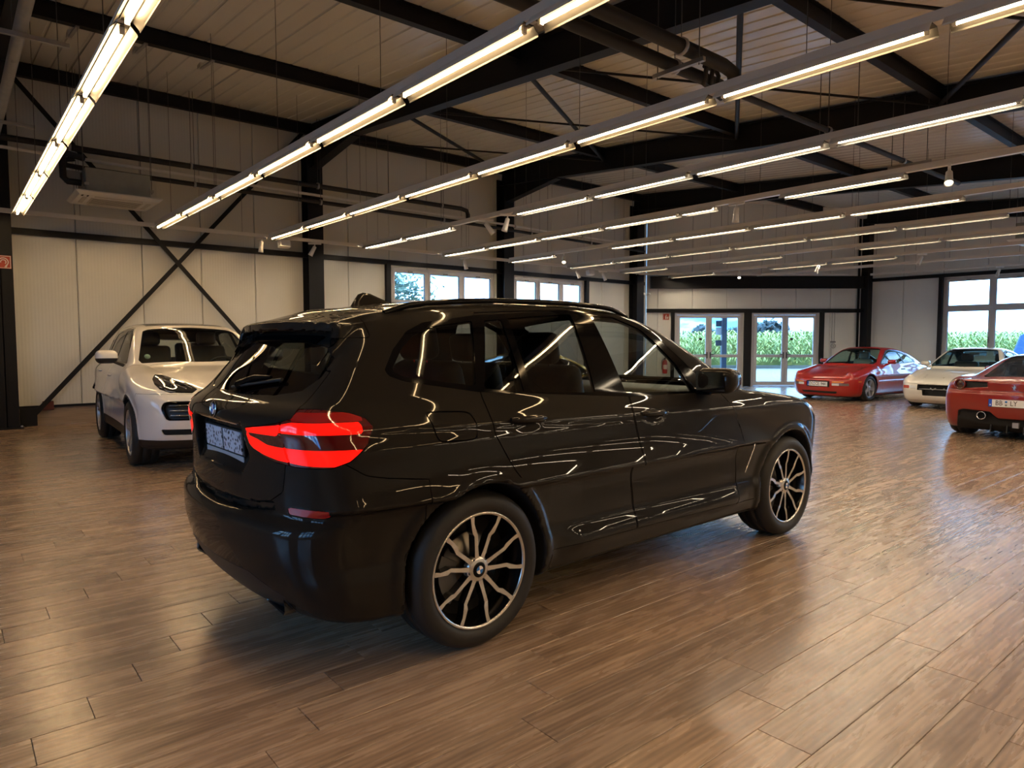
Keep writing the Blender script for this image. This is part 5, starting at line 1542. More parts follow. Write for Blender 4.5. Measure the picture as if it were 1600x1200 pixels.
    C.part('rear_window', rg, M['tint'])
    for o, s_, m_ in ((fdo, fd, M['tint_light']), (rdo, s2, M['tint']), (rdo, s1, M['tint'])):
        a, b_ = s_.split_side()
        C.part('door_window', a, m_, 0, o[0]); C.part('door_window', b_, m_, 0, o[1])
    C.pair('quarter_window', qg, M['tint'])
    root = C.root
    # handles
    for (hx, hz, od) in ((0.285, 1.046, rdo), (1.255, 1.009, fdo)):
        for i, sg in enumerate((-1, 1)):
            k = MB(); y0 = 0.930
            pts = [(hx + t * 0.112, sg * (y0 + 0.012 - 0.016 * t * t), hz + 0.004 - 0.004 * t) for t in np.linspace(-1, 1, 9)]
            k.tube(pts, [0.010, 0.016, 0.017, 0.017, 0.017, 0.017, 0.017, 0.016, 0.010], 10)
            k.build('door_handle', pk, od[i])
    # mirrors
    for i, sg in enumerate((-1, 1)):
        o = empty('mirror', (1.80, sg * 0.90, 1.12), 0, root)
        me = rounded_box_mesh('mirror_housing', (0.19, 0.25, 0.155), 0.055, pk, 4)
        for v in me.vertices:
            t = v.co.x / 0.19
            v.co.z *= 1.0 - 0.25 * max(0, t + 0.2); v.co.y *= 1.0 - 0.18 * max(0, t)
        obj_of('mirror_housing', me, o, (-0.005, sg * 0.105, 0.065), (0, 0, R_(-8 * sg)))
        k = MB(); k.add([(-0.10, -0.10, 0.005), (-0.10, 0.10, 0.005), (-0.10, 0.105, 0.12), (-0.10, -0.085, 0.12)], [(0, 1, 2, 3)]); k.build('mirror_glass', M['chrome'], o, (-0.003, sg * 0.105, 0.0))
        k = MB(); k.prism([(-0.07, -0.03), (0.09, -0.03), (0.06, 0.03), (-0.05, 0.03)], -0.09, 0.03, 'y'); k.build('mirror_arm', gb, o, (0, 0, 0.005), (0, 0, 0 if sg < 0 else R_(180)), 0.01)
    # roof rails
    for sg in (-1, 1):
        pts = []
        for x in np.linspace(-0.30, 1.42, 26):
            zz = 1.3
            lo_, hi_ = 1.35, 1.75
            for _ in range(26):
                m_ = (lo_ + hi_) / 2
                if f(np.array([x]), np.array([0.575]), np.array([m_]))[0] < 0: lo_ = m_
                else: hi_ = m_
            lift = 0.020 * min(1, (x + 0.30) / 0.12, (1.42 - x) / 0.12)
            pts.append((x, sg * 0.575, lo_ + lift))
        k = MB(); k.tube(pts, 0.014, 8); k.build('roof_rail', gb, root)
        # drip seam below the rail
    # shark fin
    k = MB()
    prof = [(-0.17, 0.0, 0.022), (-0.15, 0.030, 0.020), (-0.125, 0.060, 0.013), (-0.095, 0.068, 0.010), (-0.05, 0.058, 0.012), (0.0, 0.034, 0.013), (0.05, 0.012, 0.011), (0.075, 0.0, 0.004)]
    def rz_(x):
        lo_, hi_ = 1.4, 1.75
        for _ in range(24):
            m_ = (lo_ + hi_) / 2
            if f(np.array([x]), np.array([0.0]), np.array([m_]))[0] < 0: lo_ = m_
            else: hi_ = m_
        return lo_
    ring = []
    for x, h, w_ in prof:
        zb = rz_(x) - 0.006
        ring.append([(x, -w_ * 1.5, zb), (x, -w_, zb + h * 0.5), (x, -w_ * 0.45, zb + h * 0.92), (x, 0, zb + h + 0.006), (x, w_ * 0.45, zb + h * 0.92), (x, w_, zb + h * 0.5), (x, w_ * 1.5, zb)])
    vs = [p for r in ring for p in r]; fs = []
    for i in range(len(ring) - 1):
        for j in range(6): fs.append((i * 7 + j, i * 7 + j + 1, (i + 1) * 7 + j + 1, (i + 1) * 7 + j))
    fs.append(tuple(range(7))[::-1])
    k.add(vs, fs, True); k.build('antenna_fin', pk, root)
    # rear wiper: arm cover and blade on the glass
    k = MB(); k.tube([(-0.775, -0.02, 1.215), (-0.745, -0.16, 1.252), (-0.725, -0.30, 1.262)], [0.022, 0.018, 0.008], 8); k.build('wiper_arm', gb, root)
    k = MB(); k.tube([(-0.79, 0.02, 1.205), (-0.715, -0.40, 1.255)], 0.008, 6); k.build('wiper_blade', tb, root)
    # badge, plate holder, light strip, exhausts
    quarter_badge(tgo, 0.041, (-0.884, 0.0, 1.105), (0, R_(-84), 0))
    pl = empty('plate_carrier', (-0.836, 0.0, 0.962), 0, tgo); pl.rotation_euler = (0, R_(-4), 0)
    k = MB(); k.box(-0.006, 0.006, -0.262, 0.262, -0.058, 0.058); k.build('carrier', tb, pl, bevel=0.003)
    for ya, yb in ((-0.25, -0.012), (0.012, 0.25)):
        k = MB(); k.box(-0.012, -0.006, ya, yb, -0.050, 0.052); k.build('mottled_panel', M['plate_mottle'], pl)
    k = MB(); k.box(-0.012, -0.006, -0.262, 0.262, -0.085, -0.058); k.build('carrier_strip', M['plate_strip'], pl, bevel=0.003)
    k = MB(); k.tube([(-0.862, -0.26, 1.058), (-0.872, 0.0, 1.060), (-0.862, 0.26, 1.058)], 0.009, 8); k.build('handle_strip', M['chrome'], tgo)
    for sg in (-1, 1):
        o = empty('exhaust_tip', (-0.758, sg * 0.51, 0.312), 0, bpo)
        po = rounded_poly([(-0.105, -0.030), (0.105, -0.042), (0.085, 0.045), (-0.085, 0.045)], 0.02)
        n = len(po); k = MB()
        outer = [(-0.05, sg * u, w_) for u, w_ in po]; inner = [(-0.045, sg * u * 0.9, w_ * 0.82) for u, w_ in po]
        k.add(outer + [(0.12, p[1], p[2]) for p in outer] + inner + [(0.12, p[1], p[2]) for p in inner],
              [(i, (i + 1) % n, (i + 1) % n + n, i + n) for i in range(n)] + [(i, i + 2 * n, (i + 1) % n + 2 * n, (i + 1) % n) for i in range(n)] + [(i + 2 * n, i + 3 * n, (i + 1) % n + 3 * n, (i + 1) % n + 2 * n) for i in range(n)], False)
        k.build('pipe_trim', M['rim_black'], o, bevel=0)
        k = MB(); k.add([(0.05, p[1] * 1.0, p[2]) for p in inner], [tuple(range(n))]); k.build('pipe_core', M['matte'], o)
    # side air vent behind the front wheel
    for sg in (-1, 1):
        k = MB(); k.tube([(2.345, sg * 0.930, 0.755), (2.368, sg * 0.932, 0.752), (2.345, sg * 0.933, 0.700), (2.245, sg * 0.928, 0.543)], 0.004, 6); k.build('vent_trim', M['rim_silver'], root)
    # wheels
    for x, sp0 in ((0.0, 0.18), (BMW_WB, 0.62)):
        for sg in (-1, 1):
            wheel(root, x, sg * 0.925, BMW_R, BMW_R, 0.26, 'bmw', sg, 0.270, spin=sp0 * 1.0)
    # cabin
    for x, rear in ((1.22, False), (0.36, True)):
        for y in (-0.37, 0.37):
            seat(root, x, y, 0.62 if not rear else 0.66, M['seat'], 0.92)
    steering_wheel(root, 1.62, 0.37, 1.03)
    me = rounded_box_mesh('dashboard', (0.55, 1.45, 0.30), 0.08, M['seat']); obj_of('dashboard', me, root, (2.0, 0, 0.96))
    k = MB(); k.box(-0.75, 2.2, -0.72, 0.72, 0.30, 0.45); k.build('cabin_floor', M['liner'], root)
    k = MB(); k.box(-0.70, -0.02, -0.62, 0.62, 0.98, 1.02); k.build('parcel_shelf', M['liner'], root)
    return C

def mottle_mat():
    m, nt, N, L, P = nodes_of('mottled_grey_plate')
    tc = N.new('ShaderNodeTexCoord')
    vo = N.new('ShaderNodeTexVoronoi'); vo.inputs['Scale'].default_value = 46
    no = N.new('ShaderNodeTexNoise'); no.inputs['Scale'].default_value = 60; no.inputs['Detail'].default_value = 3
    L.new(tc.outputs['Object'], vo.inputs['Vector']); L.new(tc.outputs['Object'], no.inputs['Vector'])
    mx = N.new('ShaderNodeMath'); mx.operation = 'ADD'
    L.new(vo.outputs['Distance'], mx.inputs[0]); L.new(no.outputs['Fac'], mx.inputs[1])
    rp = N.new('ShaderNodeValToRGB'); rp.color_ramp.elements[0].position = 0.80; rp.color_ramp.elements[0].color = (0.02, 0.022, 0.035, 1)
    rp.color_ramp.elements[1].position = 0.93; rp.color_ramp.elements[1].color = (0.62, 0.64, 0.72, 1)
    L.new(mx.outputs['Value'], rp.inputs['Fac']); L.new(rp.outputs['Color'], P.inputs['Base Color'])
    P.inputs['Roughness'].default_value = 0.4
    return m
M['plate_mottle'] = mottle_mat()
M['plate_strip'] = mat('grey_plate_strip', (0.42, 0.44, 0.47), 0.25)
suv = bmw_car()

# ------------------------------------------------------------------ body curves of the other cars
def capsule(a, b_, r0, r1=None):
    a, b_ = np.array(a, float), np.array(b_, float); r1 = r0 if r1 is None else r1
    e = b_ - a
    def f(x, ay, z):
        t = np.clip(((x - a[0]) * e[0] + (ay - a[1]) * e[1] + (z - a[2]) * e[2]) / (e @ e), 0, 1)
        return np.sqrt((x - a[0] - e[0] * t) ** 2 + (ay - a[1] - e[1] * t) ** 2 + (z - a[2] - e[2] * t) ** 2) - (r0 + (r1 - r0) * t)
    return f
CAY_POSE = (2.70, 11.70, -92.7); CAY_WB = 2.895
CAY_D = dict(
    plan=[(-1.2, 0.80), (-0.7, 0.925), (0.0, 0.962), (0.6, 0.950), (1.4, 0.946), (2.2, 0.952), (2.895, 0.966), (3.3, 0.945), (3.6, 0.885), (3.9, 0.76)],
    section=[(0.2, -0.09), (0.3, -0.03), (0.45, -0.018), (0.62, -0.018), (0.8, 0.0), (0.93, 0.004), (1.0, -0.006), (1.08, -0.045), (1.2, -0.11), (1.35, -0.22)],
    rear=[(0.25, -0.85), (0.4, -1.0), (0.6, -1.06), (0.9, -1.06), (1.05, -1.03), (1.15, -0.95), (1.3, -0.86), (1.5, -0.68), (1.6, -0.55)],
    front=[(0.20, 3.58), (0.28, 3.72), (0.40, 3.80), (0.58, 3.83), (0.70, 3.815), (0.79, 3.775), (0.87, 3.70), (0.94, 3.56), (1.02, 3.34)],
    rear_c=0.22, rear_p=2.4, front_c=0.38, front_p=2.5,
    deck=[(-1.1, 1.12), (0.0, 1.16), (1.0, 1.15), (1.8, 1.145), (2.1, 1.14), (2.4, 1.12), (2.8, 1.075), (3.2, 1.0), (3.5, 0.925), (3.85, 0.80)], crown=0.03,
    roof=[(-1.1, 1.25), (-0.8, 1.45), (-0.4, 1.60), (0.2, 1.680), (0.8, 1.698), (1.2, 1.672), (1.45, 1.62), (1.7, 1.50), (2.0, 1.325), (2.3, 1.15)],
    roof_crown=0.09, glass_w=[(1.05, 0.90), (1.12, 0.87), (1.2, 0.835), (1.4, 0.755), (1.55, 0.69), (1.7, 0.61)],
    glass_taper=[(-1.0, -0.16), (-0.5, -0.06), (0.0, -0.01), (0.6, 0.0), (1.3, 0.0), (1.8, -0.015), (2.3, -0.05)],
    k_top=0.10, k_rear=0.16, k_front=0.18, k_roof=0.10, k_join=0.05, floor=0.22,
    flare=[(0.0, 0.38, 0.45, 0.014, 0.01), (CAY_WB, 0.38, 0.45, 0.014, 0.01)],
    side_mods=[lambda x, z: -0.03 * np.exp(-((z - 0.62) / 0.13) ** 2) * np.clip((x - 0.45) * 3, 0, 1) * np.clip((2.5 - x) * 3, 0, 1)],
    add=[lambda x, ay, z: (capsule((2.35, 0.775, 0.955), (3.42, 0.70, 0.775), 0.16, 0.15)(x, ay, z), 0.10)],
    arches=[(0.0, 0.38, 0.405), (CAY_WB, 0.38, 0.405)], well_y=0.58)

P944_POSE = (19.52, 7.69, 175.0); P944_WB = 2.40
P944_D = dict(
    plan=[(-0.95, 0.66), (-0.6, 0.80), (-0.2, 0.855), (0.0, 0.862), (0.4, 0.835), (0.9, 0.805), (1.5, 0.805), (2.0, 0.83), (2.4, 0.852), (2.8, 0.83), (3.1, 0.765), (3.35, 0.66)],
    section=[(0.12, -0.10), (0.20, -0.035), (0.33, -0.008), (0.45, 0.0), (0.60, 0.0), (0.68, -0.010), (0.76, -0.038), (0.84, -0.085), (0.95, -0.16)],
    rear=[(0.15, -0.65), (0.25, -0.80), (0.4, -0.88), (0.6, -0.90), (0.75, -0.87), (0.83, -0.78), (0.9, -0.6)],
    front=[(0.09, 3.06), (0.15, 3.17), (0.28, 3.235), (0.43, 3.275), (0.52, 3.27), (0.58, 3.22), (0.63, 3.12), (0.68, 2.95)],
    rear_c=0.25, front_c=0.35, front_p=2.6,
    deck=[(-0.9, 0.80), (-0.5, 0.85), (0.0, 0.88), (0.8, 0.865), (1.6, 0.845), (2.0, 0.83), (2.4, 0.79), (2.8, 0.725), (3.1, 0.655), (3.3, 0.58)], crown=0.02,
    roof=[(-0.85, 0.84), (-0.5, 0.95), (-0.1, 1.09), (0.3, 1.215), (0.7, 1.285), (1.0, 1.298), (1.2, 1.268), (1.45, 1.155), (1.75, 0.99), (2.0, 0.83)],
    roof_crown=0.08, glass_w=[(0.75, 0.800), (0.85, 0.752), (1.0, 0.685), (1.15, 0.605), (1.30, 0.49)],
    glass_taper=[(-0.9, -0.22), (-0.4, -0.08), (0.1, -0.01), (0.6, 0.0), (1.2, 0.0), (1.7, -0.02), (2.1, -0.05)],
    g_rear=lambda x, ay, z: -0.86 - x, k_top=0.09, k_rear=0.16, k_front=0.18, k_roof=0.09, k_join=0.03, floor=0.10,
    flare=[(0.0, 0.31, 0.40, 0.016, 0.02), (P944_WB, 0.31, 0.40, 0.016, 0.02)],
    side_mods=[lambda x, z: 0.008 * np.exp(-((z - 0.47) / 0.012) ** 2) * np.clip((x - 0.35) * 8, 0, 1) * np.clip((2.05 - x) * 8, 0, 1)],
    add=[lambda x, ay, z: (capsule((2.0, 0.70, 0.735), (2.95, 0.66, 0.625), 0.115, 0.09)(x, ay, z), 0.07)],
    carve=[lambda x, ay, z: (np.maximum(np.maximum(ay - 0.30, np.abs(z - 0.415) - 0.075), 3.235 - x), 0.012)],
    arches=[(0.0, 0.315, 0.335), (P944_WB, 0.315, 0.335)], well_y=0.50)

WHITE_POSE = (19.15, 5.20, 180.0)
WHITE_D = dict(P944_D)
WHITE_D['plan'] = [(x, w - 0.02 + (0.04 if x > 3 else 0)) for x, w in P944_D['plan']]
WHITE_D['front'] = [(0.14, 3.10), (0.20, 3.19), (0.30, 3.245), (0.43, 3.27), (0.55, 3.265), (0.60, 3.21), (0.65, 3.10), (0.69, 2.95)]
WHITE_D['front_c'] = 0.19
WHITE_D['carve'] = [lambda x, ay, z: (np.maximum(np.maximum(ay - 0.42, np.abs(z - 0.465) - 0.055), 3.16 - x), 0.01),
                    lambda x, ay, z: (np.maximum(np.maximum(ay - 0.32, np.abs(z - 0.365) - 0.065), 3.14 - x), 0.01)]

FER_POSE = (12.36, 2.85, 0.0); FER_WB = 2.65
FER_D = dict(
    plan=[(-0.85, 0.84), (-0.5, 0.925), (-0.1, 0.962), (0.3, 0.955), (0.9, 0.92), (1.6, 0.925), (2.3, 0.95), (2.65, 0.962), (3.1, 0.90), (3.5, 0.72), (3.8, 0.5)],
    section=[(0.1, -0.06), (0.2, -0.02), (0.35, 0.0), (0.58, 0.004), (0.70, -0.010), (0.80, -0.045), (0.88, -0.10), (1.0, -0.2)],
    rear=[(0.10, -0.45), (0.18, -0.60), (0.28, -0.69), (0.42, -0.755), (0.56, -0.785), (0.66, -0.79), (0.72, -0.765), (0.80, -0.775), (0.86, -0.79), (0.90, -0.75), (0.94, -0.5)],
    front=[(0.1, 3.5), (0.2, 3.68), (0.3, 3.74), (0.42, 3.72), (0.52, 3.6), (0.6, 3.4)],
    rear_c=0.15, rear_p=2.6, front_c=0.7, front_p=2.2,
    deck=[(-0.85, 0.870), (-0.5, 0.885), (0.0, 0.905), (0.5, 0.87), (1.0, 0.80), (1.6, 0.78), (2.2, 0.77), (2.65, 0.74), (3.1, 0.66), (3.5, 0.55), (3.8, 0.45)], crown=0.01,
    roof=[(-0.75, 0.87), (-0.4, 0.95), (0.0, 1.045), (0.4, 1.145), (0.8, 1.225), (1.15, 1.243), (1.4, 1.21), (1.7, 1.10), (2.1, 0.92), (2.4, 0.78)],
    roof_crown=0.12, glass_w=[(0.72, 0.80), (0.85, 0.75), (1.0, 0.66), (1.1, 0.585), (1.22, 0.46)],
    glass_taper=[(-0.8, -0.10), (-0.3, -0.06), (0.3, -0.03), (0.8, 0.0), (1.4, 0.0), (1.9, -0.03), (2.4, -0.10)],
    g_rear=lambda x, ay, z: -0.72 - x, k_top=0.10, k_rear=0.09, k_front=0.2, k_roof=0.10, k_join=0.04, floor=0.11,
    flare=[(0.0, 0.345, 0.43, 0.012, 0.02), (FER_WB, 0.34, 0.42, 0.012, 0.02)],
    add=[lambda x, ay, z: (capsule((-0.42, 0.735, 0.735), (0.35, 0.735, 0.745), 0.155, 0.165)(x, ay, z), 0.09),
         lambda x, ay, z: (capsule((2.3, 0.74, 0.64), (3.1, 0.68, 0.53), 0.16, 0.13)(x, ay, z), 0.09)],
    carve=[lambda x, ay, z: (np.maximum(sd_poly(ay, z, [(-1, 0.05), (0.80, 0.05), (0.73, 0.25), (0.70, 0.40), (0.64, 0.425), (0.30, 0.41), (0.20, 0.315), (-1, 0.315)], 0.0), x + 0.64), 0.015),
           lambda x, ay, z: (np.maximum(sd_poly(ay, z, [(0.33, 0.775), (0.50, 0.762), (0.66, 0.74), (0.66, 0.842), (0.34, 0.835)], 0.0), x + 0.735 - 0.12 * ay ** 2), 0.015)],
    arches=[(0.0, 0.345, 0.365), (FER_WB, 0.335, 0.355)], well_y=0.55)

def basic_cuts(C, sh, D, floor_cut, well_pad=0.004):
    for xw, zw, rw in D['arches']:
        C.pair('wheel_arch_liner', sh.take(lambda x, y, z: np.maximum(np.sqrt((x - xw) ** 2 + (z - zw) ** 2) - rw - well_pad, D['well_y'] - 0.06 - np.abs(y))), M['well'])
    C.part('underbody', sh.take(lambda x, y, z: z - floor_cut), M['well'])
def make_lining(C, shells, box_, off=-0.025, m=None):
    V, N, T, k = [], [], [], 0
    for s_ in shells:
        V.append(s_.V); N.append(s_.N); T.append(s_.T + k); k += len(s_.V)
    ln = Shell(np.concatenate(V), np.concatenate(N), np.concatenate(T))
    x0, x1, z0 = box_
    C.part('interior_lining', ln.take(lambda x, y, z: np.maximum.reduce([z0 - z, x - x1, x0 - x])).moved(off), m or M['liner'])
def number_plate(parent, loc, rot, groups, w=0.52, h=0.112, band=True, seals=None, ink=0.078):
    """EU plate facing local +x; local y runs to the left of the reader"""
    o = empty('number_plate', loc, 0, parent); o.rotation_euler = rot
    k = MB(); k.box(-0.004, 0.004, -w / 2, w / 2, -h / 2, h / 2); k.build('plate', M['plate_white'], o, bevel=0.002)
    if band:
        k = MB(); k.box(0.0042, 0.0052, -w / 2 + 0.004, -w / 2 + 0.045, -h / 2 + 0.004, h / 2 - 0.004); k.build('blue_band', M['plate_blue'], o)
        k = MB(); k.add([(0.0055, -w / 2 + 0.018, -0.035), (0.0055, -w / 2 + 0.032, -0.035), (0.0055, -w / 2 + 0.032, -0.016), (0.0055, -w / 2 + 0.018, -0.016)], [(0, 1, 2, 3)]); k.build('country_letter', M['plate_white'], o)
    k = MB(); t = 0.004
    for a, b_, c, d in ((-w / 2, w / 2, -h / 2, -h / 2 + t), (-w / 2, w / 2, h / 2 - t, h / 2), (-w / 2, -w / 2 + t, -h / 2, h / 2), (w / 2 - t, w / 2, -h / 2, h / 2)): k.box(0.004, 0.0048, a, b_, c, d)
    k.build('plate_border', M['ink'], o)
    for s, y in groups:
        me = text_mesh('plate_letters', s, ink * 1.32, M['ink'], 0.0006, 0.80)
        obj_of('plate_letters', me, o, (0.0055, y, 0.0), (R_(90), 0, R_(90)))
    for y, z, r in (seals or []):
        k = MB(); k.lathe([(0, 0.0065), (r, 0.0065), (r, 0.004)], 16, Matrix.Translation((0, y, z)) @ Matrix.Rotation(R_(90), 4, 'Y')); k.build('seal', M['badge_blue'] if z > 0 else M['grey_plastic'], o)
    return o
def side_mirror(root, x, y, z, sg, m, d=(0.17, 0.22, 0.14), m2=None, lower=False):
    o = empty('mirror', (x, sg * y, z), 0, root)
    me = rounded_box_mesh('mirror_housing', d, min(d) * 0.38, m, 4)
    for v in me.vertices:
        t = v.co.x / d[0]; v.co.z *= 1.0 - 0.3 * max(0, t + 0.1); v.co.y *= 1 - 0.2 * max(0, t)
    if lower:
        me.materials.append(M['trim_black'])
        for q in me.polygons:
            if q.center.z < -0.12 * d[2]: q.material_index = 1
    obj_of('mirror_housing', me, o, (0, sg * (d[1] * 0.45), d[2] * 0.45), (0, 0, R_(-8 * sg)))
    k = MB(); k.bar((0.0, -sg * 0.10, -0.05), (0, sg * d[1] * 0.3, d[2] * 0.2), 0.07, 0.04); k.build('mirror_arm', m2 or M['trim_black'], o, bevel=0.01)
    k = MB(); k.box(-d[0] / 2 - 0.002, -d[0] / 2 + 0.002, sg * d[1] * 0.45 - d[1] * 0.36, sg * d[1] * 0.45 + d[1] * 0.36, d[2] * 0.12, d[2] * 0.78); k.build('mirror_glass', M['chrome'], o)
    return o

def cayenne_car():
    D = CAY_D; f = body_fn(D)
    C = Car('suv', 'white SUV parked facing forward by the left wall', CAY_POSE[:2], CAY_POSE[2])
    sh = Shell.of(f, (-1.18, -1.08, 0.14), (3.96, 1.08, 1.80), 0.024)
    pw, tb, gb = M['paint_white'], M['trim_black'], M['gloss_black']
    basic_cuts(C, sh, D, 0.25)
    ln = []
    ws = sh.take(lambda x, y, z: np.maximum.reduce([sd_poly(x, np.abs(y), [(1.44, 0), (1.47, 0.50), (1.52, 0.575), (2.14, 0.725), (2.22, 0.70), (2.28, 0)]), 1.13 - z])).moved(-0.004)
    fw = sh.take(side_poly([(1.02, 1.56), (1.10, 1.18), (1.78, 1.17), (1.88, 1.20), (1.70, 1.36), (1.50, 1.49), (1.28, 1.575)], 0.004)).moved(-0.004)
    rw = sh.take(side_poly([(0.14, 1.19), (1.04, 1.18), (0.96, 1.565), (0.62, 1.565), (0.25, 1.53), (0.18, 1.45)], 0.004)).moved(-0.004)
    qw = sh.take(side_poly([(-0.52, 1.25), (0.08, 1.195), (0.12, 1.45), (-0.10, 1.45), (-0.42, 1.34)], 0.004)).moved(-0.004)
    rg = sh.take(rear_poly([(-1, 1.17), (0.55, 1.19), (0.52, 1.45), (-1, 1.50)], -0.45, 0.01)).moved(-0.004)
    tr = sh.take(side_poly([(-0.62, 1.235), (0.1, 1.165), (1.8, 1.145), (1.98, 1.15), (1.74, 1.37), (1.52, 1.515), (1.28, 1.602), (0.9, 1.615), (0.4, 1.59), (-0.1, 1.50), (-0.5, 1.37)], 0.0, 0.5))
    ln.append(tr); C.pair('window_surround', tr, gb, 0.012)
    # front: lamps, grille, intakes
    hl = sh.take(front_poly([(0.752, 0.945), (0.742, 1.0), (0.69, 1.044), (0.61, 1.038), (0.455, 0.982), (0.350, 0.892), (0.42, 0.852), (0.64, 0.862), (0.73, 0.90)], 2.95), 0.004)
    hls = C.pair('headlamp', hl.moved(-0.002), M['lamp_black'], 0.02)
    for i, sg in enumerate((-1, 1)):
        # light strips and projector behind the lens
        for pts in ([(0.70, 1.02), (0.58, 0.965), (0.46, 0.90)], [(0.72, 0.925), (0.66, 0.882), (0.58, 0.868)], [(0.60, 1.02), (0.50, 0.975), (0.40, 0.905)]):
            k = MB(); path = []
            for ay, z in pts:
                lo_, hi_ = 2.6, 3.9
                for _ in range(26):
                    m_ = (lo_ + hi_) / 2
                    if f(np.array([m_]), np.array([ay]), np.array([z]))[0] < 0: lo_ = m_
                    else: hi_ = m_
                path.append((lo_ + 0.001, sg * ay, z))
            k.tube(path, 0.0035, 6); k.build('light_strip', M['silver'], hls[i])
    gr = sh.take(front_poly(rounded_poly([(0.748, 0.69), (0.726, 0.757), (0.675, 0.776), (-0.9, 0.772), (-0.9, 0.560), (0.70, 0.566)], 0.03), 3.2), 0.004)
    go = C.part('grille', gr.moved(-0.045), tb)
    C.part('grille_opening', gr.moved(-0.002).cut(sd_poly(np.abs(gr.V[:, 1]), gr.V[:, 2], rounded_poly([(0.722, 0.69), (0.706, 0.745), (0.67, 0.760), (-0.9, 0.757), (-0.9, 0.576), (0.69, 0.581)], 0.03)))[1], gb, 0.04)
    def bow(z, w_, pad=0.0):
        out = []
        for y in np.linspace(-w_, w_, 17):
            lo_, hi_ = 2.6, 3.95
            for _ in range(26):
                m_ = (lo_ + hi_) / 2
                if f(np.array([m_]), np.array([y]), np.array([z]))[0] < 0: lo_ = m_
                else: hi_ = m_
            out.append((lo_ + pad, y, z))
        return out
    for z in (0.722, 0.666, 0.612):
        k = MB(); k.tube(bow(z, 0.665, -0.018), 0.011, 6); k.build('grille_bar', M['rim_black'], go)
        k = MB(); k.tube(bow(z + 0.010, 0.660, -0.010), 0.003, 5); k.build('bar_edge', M['rim_silver'], go)
    li = sh.take(front_poly(rounded_poly([(0.755, 0.470), (0.722, 0.402), (-0.9, 0.392), (-0.9, 0.462)], 0.02), 3.2), 0.004)
    C.part('lower_intake', li.moved(-0.02), M['matte'], 0.02)
    C.part('front_lip', sh.take(lambda x, y, z: np.maximum(3.28 - x, z - 0.345), 0.003), tb, 0.01)
    # cladding, doors, bonnet, the rest
    for xw in (0.0, CAY_WB):
        C.pair('wheel_arch_trim', sh.take(lambda x, y, z: np.maximum(np.sqrt((x - xw) ** 2 + (z - 0.38) ** 2) - 0.440, 0.6 - np.abs(y))), M['clad'], 0.008)
    C.pair('side_skirt', sh.take(lambda x, y, z: np.maximum.reduce([z - 0.40, 0.36 - x, x - 2.54, 0.6 - np.abs(y)]), 0.003), tb, 0.015)
    fd = sh.take(side_poly([(1.07, 1.14), (1.10, 0.9), (1.14, 0.3), (2.26, 0.3), (2.31, 0.6), (2.28, 0.9), (2.14, 1.09), (1.99, 1.15), (1.75, 1.375), (1.52, 1.525), (1.28, 1.612), (0.98, 1.63)], 0, 0.5), 0.004)
    rd = sh.take(side_poly([(0.0, 1.18), (0.05, 0.95), (0.30, 0.72), (0.44, 0.45), (0.44, 0.3), (1.13, 0.3), (1.09, 0.9), (1.06, 1.14), (0.97, 1.63), (0.3, 1.6), (0.1, 1.5)], 0, 0.5), 0.004)
    fdo, rdo = C.pair('front_door', fd, pw, 0.02), C.pair('rear_door', rd, pw, 0.02)
    bo = sh.take(top_poly([(2.26, -1), (2.28, 0.60), (2.40, 0.665), (2.95, 0.59), (3.25, 0.47), (3.50, 0.36), (3.62, 0.22), (3.65, -1)], 0.80), 0.004)
    C.part('bonnet', bo, pw, 0.02)
    C.part('front_bumper', sh.take(lambda x, y, z: np.maximum(3.30 - x, z - 0.835 - 0.02 * np.abs(y)), 0.003), pw, 0.015)
    C.part('tailgate', sh.take(rear_poly([(-1, 0.75), (0.6, 0.75), (0.66, 1.2), (0.6, 1.58), (-1, 1.62)], -0.5), 0.004), pw, 0.02)
    # panoramic roof panel
    sr = sh.take(top_poly([(-0.35, -1), (-0.35, 0.46), (1.28, 0.50), (1.32, -1)], 1.45, 0.0), 0.003)
    ln += [fd, rd, sh, sr]
    C.part('sunroof', sr, gb, 0.01)
    C.part('body_shell', sh, pw)
    make_lining(C, ln, (-1.0, 2.2, 1.0))
    C.part('windscreen', ws, M['tint_light']); C.part('rear_window', rg, M['tint_light'])
    for o, s_ in ((fdo, fw), (rdo, rw)):
        a, b_ = s_.split_side(); C.part('door_window', a, M['tint_mid'], 0, o[0]); C.part('door_window', b_, M['tint_mid'], 0, o[1])
    C.pair('quarter_window', qw, M['tint_mid'])
    r = C.root
    for hx, hz, od in ((0.32, 1.015, rdo), (1.32, 0.985, fdo)):
        for i, sg in enumerate((-1, 1)):
            k = MB(); k.tube([(hx + t * 0.11, sg * (0.962 - 0.02 * t * t), hz) for t in np.linspace(-1, 1, 7)], [0.010, 0.015, 0.016, 0.016, 0.016, 0.015, 0.010], 8); k.build('door_handle', pw, od[i])
    for sg in (-1, 1): side_mirror(r, 1.90, 0.93, 1.16, sg, pw, (0.17, 0.25, 0.17), None, True)
    for x, stv in ((0.0, 0), (CAY_WB, 0.0)):
        for sg in (-1, 1): wheel(r, x, sg * 0.965, 0.376, 0.376, 0.28, 'cayenne', sg, 0.262, 0.3, steer=stv)
    for x, zb in ((1.15, 0.66), (0.2, 0.70)):
        for y in (-0.38, 0.38): seat(r, x, y, zb, M['seat'], 0.98)
    steering_wheel(r, 1.60, 0.38, 1.05)
    obj_of('dashboard', rounded_box_mesh('dashboard', (0.5, 1.5, 0.28), 0.08, M['seat']), r, (1.92, 0, 0.98))
    k = MB(); k.box(-0.85, 2.1, -0.75, 0.75, 0.3, 0.5); k.build('cabin_floor', M['liner'], r)
